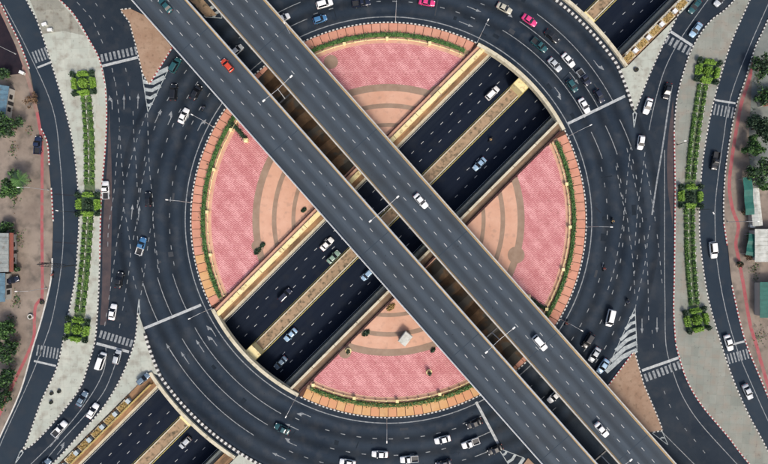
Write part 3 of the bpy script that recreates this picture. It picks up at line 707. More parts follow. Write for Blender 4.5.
lines_solid = [[(4, 5), (27.5, 50), (52.5, 107.5), (60, 160), (63.5, 222), (61, 269), (53, 315), (45, 341), (30, 379), (5.4, 433), (-10, 470)], [(770, 0), (748, 50), (730.5, 97.5), (723, 142), (716, 195), (715, 222), (717, 261), (725, 307), (737, 349), (755, 392), (775, 436)],
    [(715, -10), (683, 35), (665.5, 67.5), (655, 102), (649, 130)], [(664.6, 150), (664.6, 269), (665, 300), (666, 345), (673.4, 373), (683.5, 398), (700.7, 424), (735, 462), (745, 473)], [(662, 432), (678, 448), (698, 468)],
    [(106, 345), (104, 370), (88, 400), (60, 435), (25, 470)], [(120, 350), (106, 388), (88, 412), (60, 443), (38, 470)]]
for l in lines_solid: ribbon(mk, ground(smooth(l)), .2, Z)
ribbon(mk, ground(smooth([(672, 85), (669.5, 100), (662.7, 146), (656, 187), (652, 215)])), .42, Z)
struct(mk.build('lane_marking', 'paint_worn'))
def stopline(a, b, wd=.75):
    mb = MB(); ribbon(mb, ground([a, b]), wd, Z+.004); struct(mb.build('stop_line', 'paint'))
for a, b in (((568, 123.5), (625, 96)), ((144, 328.5), (201, 305)), ((476, 402), (501, 449)), ((37.5, 67.5), (51.5, 62)), ((102, 66), (139, 57)), ((34, 361), (56, 366)), ((96.5, 343.5), (129, 352)),
             ((670, 31), (693, 46)), ((715, 100), (735.5, 103.3)), ((642, 370.6), (679, 357.6)), ((734, 344), (746, 341))):
    stopline(a, b, .55 if a[0] < 60 or a[0] > 710 else .75)
def zebra(a, b, n, ln, wd, label=None):
    """stripes from a to b (px), each ln px long across that line"""
    mb = MB(); dx, dy = b[0]-a[0], b[1]-a[1]; L = math.hypot(dx, dy); nx, ny = -dy/L, dx/L
    for k in range(n):
        t = (k+.5)/n; c = (a[0]+dx*t, a[1]+dy*t)
        ribbon(mb, ground([(c[0]-nx*ln/2, c[1]-ny*ln/2), (c[0]+nx*ln/2, c[1]+ny*ln/2)]), wd*S, Z)
    struct(mb.build('crosswalk', 'paint_worn'))
zebra((33, 58), (51, 51), 6, 12, 1.6); zebra((100, 58.5), (138, 50), 9, 8, 2.3); zebra((36, 350), (59, 354), 7, 11, 1.5); zebra((99, 333.5), (133, 344), 9, 7.5, 2.3)
zebra((665, 38), (691, 52), 6, 8.5, 2.6); zebra((713, 109), (734, 113), 6, 11, 1.5); zebra((644, 378.5), (681, 364.5), 9, 8, 2.4); zebra((727, 359.5), (749, 353.5), 7, 10, 1.5)
# painted chevron noses
mb = MB()
def chev(tip, l_end, r_end, n, wd, lead=5):
    for k in range(1, n+1):
        t = k/n
        a = (tip[0]+(l_end[0]-tip[0])*t, tip[1]+(l_end[1]-tip[1])*t); b = (tip[0]+(r_end[0]-tip[0])*t, tip[1]+(r_end[1]-tip[1])*t)
        ax = ((l_end[0]+r_end[0])/2-tip[0], (l_end[1]+r_end[1])/2-tip[1]); L = math.hypot(*ax); ax = (ax[0]/L*lead*(.4+t), ax[1]/L*lead*(.4+t))
        m = ((a[0]+b[0])/2-ax[0]*-.6, (a[1]+b[1])/2-ax[1]*-.6)
        ribbon(mb, ground([a, m, b]), wd*(.5+.5*t), Z)
    ribbon(mb, ground([tip, l_end]), .2, Z+.004); ribbon(mb, ground([tip, r_end]), .2, Z+.004)
chev((148, 112), (142, 74), (169, 68), 5, 1.25, -5)
chev((635, 308), (606, 372), (637, 350), 6, 1.25, -5)
chev((139, 298), (140, 313), (137.5, 313), 2, .4, 3); chev((634, 128), (633, 114), (636.5, 114), 2, .4, 3); chev((15, 464), (20, 452), (23, 453), 2, .4, 2)
chev((498, 448), (524, 458), (512, 470), 3, .9, 2); chev((222, 18), (205, 17), (218, 4), 2, 1.0, 3); chev((668, 445), (662, 431), (652, 433), 2, .5, 2)
struct(mb.build('chevron_marking', 'paint_chev'))
# arrows
def arrow(mb, px, py, hd, bend=0, s=1.0):
    x, y = W(px, py); c, sn = math.cos(R(hd)), math.sin(R(hd))
    def q(pts): mb.poly([(x+(a*c-b*sn)*s, y+(a*sn+b*c)*s, Z+.002) for a, b in pts])
    q([(-2.2, -.1), (.8, -.12), (.8, .12), (-2.2, .1)])
    if bend == 0: q([(.78, -.42), (2.3, 0), (.78, .42)])
    else:
        g = bend; pts = [(.3, -.1*g), (.9, .25*g), (.9, .0), (2.0, .75*g), (.4, 1.05*g), (.62, .62*g), (.0, .12*g)]
        mb.poly([(x+(a*c-b*sn)*s, y+(a*sn+b*c)*s, Z+.003) for a, b in (pts if g > 0 else pts[::-1])])
mb = MB()
def tang(px, py): return math.degrees(math.atan2(-(px-CX), -(py-CY)))
for px, py, b in ((474, 9, 0), (466, 24, 0), (508, 12, -1), (598, 66, 1), (559, 93, -1), (574, 78, 0), (170, 350, 0), (185, 358, 0), (200, 346, 0), (213, 340, 1), (304, 414, 1), (292, 427, 0), (290, 443, -1), (279, 456, 0), (212, 330, 1), (158, 116, 0), (171, 118, 1), (201, 124, -1), (186, 120, 0)):
    arrow(mb, px, py, tang(px, py), b, .95)
for px, py, h, b in ((112, 102, 92, 1), (124, 102, 90, 0), (138, 101, 88, 0), (642, 326, 270, 0), (657, 325, 270, 0), (55, 441, 50, 0), (62, 449, 50, 1), (132, 212, 85, 0), (139, 213, 85, 0)): arrow(mb, px, py, h, b, .95)
struct(mb.build('road_arrow', 'paint_worn'))
# overhead wire shadows painted across the left road, and other short dark lines
mb = MB()
for l in ([(54, 194), (66, 195), (77.5, 195.5)], [(54, 242), (77, 243.5)], [(124, 86), (126, 104)], [(595, 207), (601, 213)]): ribbon(mb, ground(l), .3, .010)
struct(mb.build('road_patch', 'seal'))
rng = random.Random(21)                               # resurfaced patches, trench cuts and cracks along the ring lanes
pm = {'patch_pale': MB(), 'patch_dark': MB()}
for k in range(46):
    a0, a1 = rng.choice(((76, 148), (160, 238), (258, 326), (342, 392), (32, 60))); th = rng.uniform(a0, a1); rad = rng.uniform(208, 258); dl = rng.uniform(.5, 2.6); wd = rng.uniform(.35, 1.6)
    if rng.random() < .3: q = [W(*RP(rad, th)), W(*RP(min(rad+rng.uniform(6, 18), 268), th+rng.uniform(-.6, .6)))]; wd = .3
    else: q = [W(*RP(rad, th+dl*i/5)) for i in range(6)]
    ribbon(pm[rng.choice(['patch_pale', 'patch_dark', 'patch_dark'])], q, wd, .005+.0004*(k % 14))
for k in range(30):
    a0, a1 = rng.choice(((76, 148), (160, 238), (258, 326), (342, 392))); th = rng.uniform(a0, a1); rad = rng.uniform(210, 262); q = []; 
    for i in range(9): q.append(W(*RP(rad, th))); th += rng.uniform(.1, .5); rad += rng.uniform(-1.3, 1.3)
    ribbon(pm['patch_dark'], q, .09, .0115)
for k_, m_ in pm.items(): struct(m_.build('road_patch', k_))

# ------------------------------------------------------------------ flyovers
ANG = math.atan2(-1, .884)
FZ = 8.0; ff = (H-FZ)/H*S
def flyover(xc, wpx, label, pl, pr, gut):
    cx = (xc-384)*ff; hw = wpx*.749*ff/2
    t = thing('flyover', label, 'flyover', (cx, 0, 0), ANG); L = 240
    d = MB(); d.frustum([(-L, -hw*.55), (L, -hw*.55), (L, hw*.55), (-L, hw*.55)], [(-L, -hw+.02), (L, -hw+.02), (L, hw-.02), (-L, hw-.02)], FZ-1.7, FZ-.02); d.build('girder', 'concrete', t)
    d = MB(); d.quad((-L, -hw+.4, FZ), (L, -hw+.4, FZ), (L, hw-.4, FZ), (-L, hw-.4, FZ)); d.build('road_deck', 'asphalt_fly', t)
    mats = (pr, pl)
    for s_, mm in ((-1, pr), (1, pl)):
        d = MB(); y0, y1 = sorted((s_*(hw-.42), s_*hw)); y2, y3 = sorted((s_*(hw-.40), s_*(hw-.1)))
        x = -L
        while x < L:
            d.frustum([(x, y0), (x+9.97, y0), (x+9.97, y1), (x, y1)], [(x, y2), (x+9.97, y2), (x+9.97, y3), (x, y3)], FZ-.3, FZ+.95); x += 10
        par = d.build('parapet', mm, t)
        d = MB(); yy = s_*(hw-.27); d.cyl((-L, yy, FZ+1.2), (L, yy, FZ+1.2), .06, n=6)
        x = -L+1
        while x < L: d.box(x-.05, x+.05, yy-.05, yy+.05, FZ+.9, FZ+1.2); x += 3
        d.build('handrail', 'metal', par)
        if s_ in gut:
            d = MB(); a, b = sorted((s_*(hw-.44), s_*(hw-.70))); d.quad((-L, a, FZ+.006), (L, a, FZ+.006), (L, b, FZ+.006), (-L, b, FZ+.006)); d.build('gutter', 'gutter', t)
    d = MB()
    for yy in (-1.66, 1.66):
        x = -L+random.uniform(0, 3)
        while x < L:
            d.quad((x, yy-.075, FZ+.008), (x+1.15, yy-.075, FZ+.008), (x+1.15, yy+.075, FZ+.008), (x, yy+.075, FZ+.008)); x += 4.06
    stuff(d.build('lane_line', 'paint', t))
    for k in range(-4, 5):
        d = MB(); x = k*36+4; d.quad((x, -hw+.45, FZ+.005), (x+.22, -hw+.45, FZ+.005), (x+.22, hw-.45, FZ+.005), (x, hw-.45, FZ+.005))
        d.build('expansion_joint', 'joint_fly', t)
    for x in (-185, -150, -115, -80, -46, -24, 26, 48, 82, 116, 150, 185):
        d = MB(); d.cyl((x, 0, -.1), (x, 0, FZ-2.6), 1.0, n=16); l = rloop(x-1.1, x+1.1, -1.3, 1.3, .4); l2 = rloop(x-1.1, x+1.1, -hw*.6, hw*.6, .4); d.frustum(l, l2, FZ-2.6, FZ-1.69); d.build('pier', 'concrete', t)
    return t
flyover(364.6, 57.0, 'left-hand flyover carriageway carrying the red car, running from top left to bottom', 'parapet_white', 'parapet_white', (1,))
flyover(442.4, 58.6, 'right-hand flyover carriageway with white cars, running top left to bottom right', 'parapet', 'parapet', (-1, 1))

# ------------------------------------------------------------------ lamps
def double_lamp(px, py, label):
    top = 17.0; x, y = W(px, py, top)
    t = thing('lamp_post', label, 'street lamp', (x, y, FZ-.6), ANG, 'double-arm lamps between the flyovers')
    d = MB(); d.box(-.16, .16, -2.7, 2.7, -.1, .3); d.build('cross_beam', 'metal_dark', t)
    d = MB(); d.cyl((0, 0, .3), (0, 0, top-FZ+.6), .14, .08); d.build('pole', 'metal', t)
    for s_ in (-1, 1):
        d = MB(); zt = top-FZ+.6; d.cyl((0, 0, zt-.5), (0, s_*4.2, zt+.1), .06, .045, 6); a = d.build('arm', 'metal', t)
        d = MB(); d.rbox(-.2, .2, s_*4.5-.42, s_*4.5+.42, zt-.02, zt+.22, .12); d.build('lamp_head', 'lampglass', a)
double_lamp(277.5, 88.5, 'tall double-arm lamp between the flyovers, topmost of the row')
double_lamp(384, 209, 'tall double-arm lamp between the flyovers near the picture centre')
double_lamp(500, 340, 'tall double-arm lamp between the flyovers, left of the lower white car')
double_lamp(617, 472, 'tall double-arm lamp between the flyovers at the bottom edge')
def lamp(px, py, hd, label, h=8.5, arm=2.8, grp='lamps on the island kerb', z=.15, mm='metal'):
    x, y = W(px, py); t = thing('street_lamp', label, 'street lamp', (x, y, z), R(hd), grp)
    d = MB(); d.cyl((0, 0, -.05), (0, 0, .4), .17, .15); d.cyl((0, 0, .4), (0, 0, h-.4), .08, .05); d.build('pole', mm, t)
    d = MB(); d.cyl((0, 0, h-.42), (arm*.5, 0, h-.1), .045, n=6); d.cyl((arm*.5, 0, h-.1), (arm, 0, h), .04, n=6); a = d.build('arm', mm, t)
    d = MB(); d.rbox(arm-.05, arm+.62, -.13, .13, h-.05, h+.12, .06); d.build('lamp_head', 'lampglass', a)
clock = {2: 'twelve', 26.5: 'one', 332: 'eleven', 298: 'ten', 275: 'nine', 243.5: 'eight', 207.5: 'seven', 180.5: 'six', 92: 'three', 65: 'two', 120: 'four'}
for th, nm in clock.items():
    px, py = RP(198.6, th); lamp(px, py, 90-th, "single-arm grey lamp leaning over the ring road at %s o'clock" % nm, z=0)
lamp(75.6, 212.3, 170, 'dark lamp post beside the middle topiary of the left island', 6, 1.0, 'lamps on the side islands', mm='metal_dark')
lamp(697, 210, -60, 'dark lamp post beside the middle topiary of the right island', 6, 1.0, 'lamps on the side islands', mm='metal_dark')
lamp(676.8, 144.8, 180, 'dark lamp post on the left kerb of the right island above middle topiary', 6, 1.0, 'lamps on the side islands', mm='metal_dark')
lamp(16, 54, 205, 'pale lamp post on the left pavement beside the dark parking lot', 8, 2.5, 'lamps on the pavements')
lamp(49, 190, 180, 'pale lamp post on the left pavement beside the leafy tree', 8, 2.5, 'lamps on the pavements')
lamp(47, 288, 180, 'pale lamp post on the left pavement above the bend of red path', 8, 2.5, 'lamps on the pavements')
lamp(727, 222, 0, 'pale lamp post on the right pavement beside the red path', 8, 2.5, 'lamps on the pavements')
lamp(756, 150, 0, 'pale lamp post on the right pavement among the dark trees', 8, 2.5, 'lamps on the pavements')
lamp(762, 92, 25, 'pale lamp post on the right pavement near the upper trees', 8, 2.5, 'lamps on the pavements')

# ------------------------------------------------------------------ topiary squares and hedge rows on the side islands
def topiary(px, py, rz, label, centre):
    x, y = W(px, py); t = thing('topiary_square', label, 'topiary', (x, y, .15), R(rz), 'topiary squares on the side islands')
    d = MB(); d.box(-3.1, 3.1, -3.1, 3.1, -.03, .22); d.build('planter_base', 'leaf_dark', t)
    for k in range(4):                                # clipped lime bars round the middle
        a = k*math.pi/2
        def rot(p): return (p[0]*math.cos(a)-p[1]*math.sin(a), p[0]*math.sin(a)+p[1]*math.cos(a))
        for rr, ln, hh in ((2.35, 1.65, 1.3), (3.05, 1.25, .8)):
            d = MB(); hedge_mesh(d, [rot((rr, -ln)), rot((rr, ln))], .75, .2, hh, dens=60, s=.2); d.build('clipped_hedge', 'leaf_lime', t)
        d = MB(); cxy = rot((2.75, 2.75))
        for _ in range(130):
            p = Vector((random.gauss(0, 1), random.gauss(0, 1), random.gauss(0, 1))).normalized()*random.uniform(.4, .85)
            leafquad(d, (cxy[0]+p.x, cxy[1]+p.y, .9+p.z*.8), .24)
        d.cyl((*cxy, .15), (*cxy, .9), .08, n=5); d.build('corner_shrub', 'leaf_dark', t)
    d = MB()
    for _ in range(420):
        p = Vector((random.gauss(0, 1), random.gauss(0, 1), abs(random.gauss(0, 1)))).normalized()*random.uniform(.5, 1)
        leafquad(d, (p.x*1.5, p.y*1.5, .3+p.z*(1.9 if centre else .9)), .24, 0, .8)
    d.build('centre_shrub', 'leaf_lime' if centre else 'leaf_dark', t)
    d = MB()
    for k in range(4): a = k*math.pi/2+.6; d.cyl((0, 0, .1), (1.0*math.cos(a), 1.0*math.sin(a), 1.1), .07, .03, 5)
    d.build('stem', 'bark', t)
for px, py, rz, lb, c in ((85, 84, 6, 'upper lime-green topiary square on the left island', 1), (89.5, 204.5, 1, 'middle lime-green topiary square on the left island', 0), (78.5, 329, -8, 'lower lime-green topiary square on the left island', 1),
                          (706, 72, -10, 'upper lime-green topiary square on the right island', 1), (689, 196.5, 0, 'middle lime-green topiary square on the right island', 0), (695, 319.5, 12, 'lower lime-green topiary square on the right island', 1)):
    topiary(px, py, rz, lb, c)
def hedgerow(a, b, bow, label):
    """double row of short clipped hedge blocks between two topiary squares"""
    m = ((a[0]+b[0])/2+bow, (a[1]+b[1])/2); q = ground(smooth([a, m, b], 10)); ns = None
    t = thing('hedge_row', label, 'hedge row', (*W(*m), .15), 0, 'double hedge rows on the side islands')
    mb = MB(); ribbon(mb, q, 3.0, .165); child(mb, 'planting_bed', 'moss', t)
    pts = walk(q, 2.1); ns = normals(pts)
    for i in range(len(pts)-1):
        for o in (-.92, .92):
            p0 = (pts[i][0]+ns[i][0]*o, pts[i][1]+ns[i][1]*o); p1 = (pts[i+1][0]+ns[i+1][0]*o, pts[i+1][1]+ns[i+1][1]*o)
            e = (p0[0]+(p1[0]-p0[0])*.95, p0[1]+(p1[1]-p0[1])*.95)
            mb = MB(); hedge_mesh(mb, [p0, ((p0[0]+e[0])/2, (p0[1]+e[1])/2), e], .85, .16, .8, dens=90, s=.19, mi2=1); child(mb, 'hedge_block', ['leaf_row', 'leaf_dark'], t)
        for o in (-.28, 1.52):
            p0 = (pts[i][0]+ns[i][0]*o, pts[i][1]+ns[i][1]*o); mb = MB(); mb.box(p0[0]-.09, p0[0]+.09, p0[1]-.5, p0[1]+.5, .14, .36); child(mb, 'edging_stone', 'kerb_white', t)
hedgerow((87, 97), (90, 192), 1.5, 'double green hedge row on the left island between upper and middle topiary')
hedgerow((89, 217), (80, 317), 1, 'double green hedge row on the left island between middle and lower topiary')
hedgerow((702, 85), (689.5, 184), -1.5, 'double green hedge row on the right island between upper and middle topiary')
hedgerow((688.5, 209), (693.5, 307), -1.5, 'double green hedge row on the right island between middle and lower topiary')

# ------------------------------------------------------------------ planters along the underpass outside the ring
def planter(u, v, side, label, grp):
    x, y = T(u, v); t = thing('planter', label, 'planter', (x, y, -.07), R(45), grp)
    s_ = 1 if side == 'NW' else -1                    # local +y points up-left
    d = MB()
    l = [(-1.9, -1.0), (1.5, -1.0), (1.5, 1.1), (-1.9, 1.1)]
    jx = random.uniform(-.25, .25); l = [(a+jx*.5*(a < 0), b+random.uniform(-.18, .18)) for a, b in l]
    d.frustum(l, l, -.1, .55); d.build('box', 'cream_grey', t)
    d = MB()
    d.box(-1.75, 1.4, -.82, .85, .5, .58)
    for _ in range(random.randint(45, 110)): leafquad(d, (random.uniform(-1.7, 1.3), random.uniform(-.9, 1.0), random.uniform(.55, .95)), .22, 0, 1)
    d.build('planting', 'leaf_olive', t)
    d = MB(); d.box(1.65, 2.6, -.5, .55, -.1, 1.05); d.box(1.56, 2.69, -.58, .63, 1.05, 1.2); d.build('block', 'block_blue' if side == 'NW' else 'parapet_white', t)
ordn = ['first', 'second', 'third', 'fourth', 'fifth', 'sixth', 'seventh', 'eighth']
for k in range(6):
    planter(-318-k*18.2, -55.6, 'NW', '%s olive planter from the ring bridge in the lower left row' % ordn[k], 'planters beside the lower left underpass')
for k in range(6):
    planter(285+k*18.5, 54.6, 'SE', '%s olive planter from the ring bridge in the upper right row' % ordn[k], 'planters beside the upper right underpass')
for side, v0, v1, m1, s_ in (('lower left', -52.4, -51.2, 'gutter', -1), ('upper right', 49.2, 50.6, 'cream_grey', 1)):
    t = thing('guard_rail', 'guard rail of long bars along the %s underpass below the planters' % side, 'guard rail', (*T(s_*300, v0), -1))
    us = [s_*284, s_*420]; us.sort()
    mb = MB(); solid(mb, v0, v1, lambda u: -.99, lambda u: .45, us); child(mb, 'wall', m1, t)
    mb = MB()
    for zz in (.75, 1.05): solid(mb, (v0+v1)/2-.2, (v0+v1)/2+.2, lambda u: zz, lambda u: zz+.1, us)
    u = us[0]
    while u < us[1]: solid(mb, (v0+v1)/2-.25, (v0+v1)/2+.25, lambda u: .45, lambda u: 1.05, [u, u+.5]); u += 8
    child(mb, 'rail', 'paint_yellow' if s_ < 0 else 'metal', t)

# ------------------------------------------------------------------ vehicles
def ring_loop(w, zl, zt, crown=.03):
    return [(-w*.96, zl), (-w, zl+.18), (-w, zt-.14), (-w*.93, zt-.03), (-w*.55, zt+crown*.6), (0, zt+crown), (w*.55, zt+crown*.6), (w*.93, zt-.03), (w, zt-.14), (w, zl+.18), (w*.96, zl)]
def loft(mb, st, mi=0):
    i0 = len(mb.v); n = len(ring_loop(1, 0, 1))
    for x, w_, zl, zt in st: mb.v += [(x, y, z) for y, z in ring_loop(w_, zl, zt)]
    for k in range(len(st)-1):
        for j in range(n):
            j2 = (j+1) % n; a = i0+k*n; b = a+n
            mb.f.append((a+j, b+j, b+j2, a+j2)); mb.m.append(mi)
    mb.f.append(tuple(i0+j for j in range(n))); mb.f.append(tuple(i0+(len(st)-1)*n+n-1-j for j in range(n))); mb.m += [mi, mi]
def pane(mb, a, b, c, d, th=.02, inset=.08):
    P = [Vector(p) for p in (a, b, c, d)]; ce = sum(P, Vector())/4; P = [p+(ce-p)*inset for p in P]
    n = (P[1]-P[0]).cross(P[3]-P[0]).normalized()
    o = [p+n*th for p in P]; i = len(mb.v); mb.v += [tuple(p-n*.01) for p in P]+[tuple(p) for p in o]
    mb.f.append((i+4, i+5, i+6, i+7)); mb.m.append(0)
    for k in range(4): k2 = (k+1) % 4; mb.f.append((i+k, i+k2, i+4+k2, i+4+k)); mb.m.append(0)
SPEC = {  # length, half width, body stations (x, w factor, z top), cabin base xr,xf, top xr,xf, roof z
 'sedan': dict(st=[(-2.28, .80, .72), (-2.2, .92, .92), (-1.75, .98, 1.0), (-1.3, 1, .98), (0, 1, .95), (.85, 1, .94), (1.5, .98, .86), (2.05, .9, .74), (2.27, .72, .6)], w=.89, base=(-1.62, 1.0), top=(-1.0, .15), zb=.93, zr=1.45),
 'hatch': dict(st=[(-1.98, .82, .80), (-1.92, .93, 1.0), (-1.2, 1, .99), (0, 1, .96), (.8, 1, .94), (1.35, .97, .86), (1.8, .88, .72), (1.98, .70, .6)], w=.86, base=(-1.86, .98), top=(-1.5, .15), zb=.94, zr=1.5),
 'suv': dict(st=[(-2.32, .86, .9), (-2.26, .95, 1.1), (-1.4, 1, 1.08), (0, 1, 1.06), (.95, 1, 1.05), (1.7, .97, .98), (2.15, .9, .84), (2.33, .75, .7)], w=.93, base=(-2.2, 1.15), top=(-1.9, .4), zb=1.05, zr=1.78),
 'van': dict(st=[(-2.4, .88, .9), (-2.36, .96, 1.12), (-1.4, 1, 1.12), (0, 1, 1.1), (1.4, 1, 1.08), (2.0, .96, .98), (2.32, .88, .82), (2.42, .75, .7)], w=.93, base=(-2.34, 1.85), top=(-2.2, 1.05), zb=1.09, zr=1.98),
 'pickup': dict(st=[(-.62, .99, 1.06), (0, 1, 1.05), (1.0, 1, 1.04), (1.75, .97, .98), (2.35, .9, .86), (2.52, .76, .7)], w=.92, base=(-.58, 1.2), top=(-.3, .5), zb=1.03, zr=1.72)}
CARM = {}
def car_meshes(kind):
    if kind in CARM: return CARM[kind]
    sp = SPEC[kind]; w_ = sp['w']; parts = []
    d = MB(); zl = .28
    loft(d, [(x, f*w_, zl if abs(x) < 1.9 else .36, z) for x, f, z in sp['st']]); x0 = sp['st'][0][0]; x1 = sp['st'][-1][0]
    parts.append(('body', d.mesh(kind+'_body', 'car_white', True), 'P', None, (0, 0, 0)))
    (br, bf), (tr, tf) = sp['base'], sp['top']; zb, zr = sp['zb'], sp['zr']; wb, wt = w_*.93, w_*.72
    d = MB(); d.frustum([(br, -wb), (bf, -wb), (bf, wb), (br, wb)], [(tr, -wt), (tf, -wt), (tf, wt), (tr, wt)], zb-.05, zr-.03); parts.append(('cabin', d.mesh(kind+'_cabin', 'car_white'), 'P', None, (0, 0, 0)))
    d = MB(); l = rloop(tr-.04, tf+.05, -wt-.02, wt+.02, .14); l2 = rloop(tr+.14, tf-.12, -wt+.14, wt-.14, .1); d.frustum(l, l2, zr-.035, zr+.03); parts.append(('roof', d.mesh(kind+'_roof', 'car_white', False), 'P', None, (0, 0, 0)))
    z0, z1 = zb-.02, zr-.03
    d = MB(); pane(d, (bf-.02, -wb, z0), (bf-.02, wb, z0), (tf, wt, z1), (tf, -wt, z1), .02, .05); parts.append(('windscreen', d.mesh(kind+'_windscreen', 'glass'), None, None, (0, 0, 0)))
    d = MB(); pane(d, (br+.01, wb, z0), (br+.01, -wb, z0), (tr, -wt, z1), (tr, wt, z1), .02, .08); parts.append(('rear_window', d.mesh(kind+'_rear_window', 'glass'), None, None, (0, 0, 0)))
    for s_ in (-1, 1):
        d = MB(); A = (br+.15, s_*wb, z0); Bq = (bf-.12, s_*wb, z0); Cq = (tf-.02, s_*wt, z1); Dq = (tr+.03, s_*wt, z1)
        if s_ < 0: pane(d, A, Bq, Cq, Dq, .02, .07)
        else: pane(d, Bq, A, Dq, Cq, .02, .07)
        parts.append(('side_window', d.mesh(kind+'_side_window', 'glass'), None, None, (0, 0, 0)))
    if kind == 'pickup':
        d = MB(); xb = -2.55; w2 = w_*.98
        d.box(xb, -.625, -w2, w2, .34, .62); d.box(xb, -.625, -w2, -w2+.09, .62, 1.04); d.box(xb, -.625, w2-.09, w2, .62, 1.04); d.box(xb, xb+.07, -w2+.0905, w2-.0905, .62, 1.03); d.box(-.70, -.626, -w2+.0905, w2-.0905, .62, 1.04)
        parts.append(('cargo_bed', d.mesh('pickup_bed', 'car_white'), 'P', None, (0, 0, 0)))
        d = MB(); d.box(xb+.071, -.701, -w2+.091, w2-.091, .61, .66); parts.append(('bed_liner', d.mesh('pickup_liner', 'metal_dark'), None, None, (0, 0, 0)))
        x0 = xb
    d = MB(); d.cyl((0, -.11, 0), (0, .11, 0), .32, n=14); d.cyl((0, -.115, 0), (0, .115, 0), .19, n=10, mi=1); wm = d.mesh(kind+'_wheel', ['tyre', 'rim'])
    xw = (x0*.62, x1*.63)
    for xx in xw:
        for s_ in (-1, 1): parts.append(('wheel', wm, None, None, (xx, s_*(w_-.08), .325)))
    for s_ in (-1, 1):
        d = MB(); xf = x1-.24; d.rbox(-.16, .12, -.17, .17, -.07, .08, .05); m1 = d.mesh(kind+'_headlight', 'headl'); parts.append(('headlight', m1, None, None, (xf, s_*w_*.62, sp['st'][-2][2]-.06)))
        d = MB(); d.box(-.04, .04, -.16, .16, -.09, .09); parts.append(('tail_light', d.mesh(kind+'_tail', 'tail'), None, None, (x0+.01, s_*w_*.72, .82)))
        d = MB(); d.rbox(-.09, .09, -.1, .1, -.06, .07, .03); parts.append(('mirror', d.mesh(kind+'_mirror', 'car_white'), 'P', None, (bf-.38, s_*(w_+.06), zb+.05)))
    CARM[kind] = parts; return parts
def car(kind, colour, px, py, hd, lvl, label, bed=None):
    z = {'g': .002, 'F': FZ+.002, 'U': 0, 'p': .152}[lvl]
    if lvl == 'U': z = zfloor(uv((px, py))[0])+.004
    x, y = W(px, py, z+.8)
    if hd is None: hd = tang(px, py)
    t = thing({'sedan': 'car', 'hatch': 'car', 'suv': 'car', 'van': 'van', 'pickup': 'pickup_truck'}[kind], label, {'van': 'van', 'pickup': 'pickup truck'}.get(kind, 'car'), (x, y, z), R(hd), 'vehicles in traffic')
    for nm, me, pm, _, lc in car_meshes(kind):
        o = link(nm, me, t); o.location = lc
        if pm:
            o.material_slots[0].link = 'OBJECT'; c = bed if (nm == 'cargo_bed' and bed) else colour
            o.material_slots[0].material = MATS['car_'+c]
FA, FB_, UA, UB = 131.5, -48.5, 45, 225
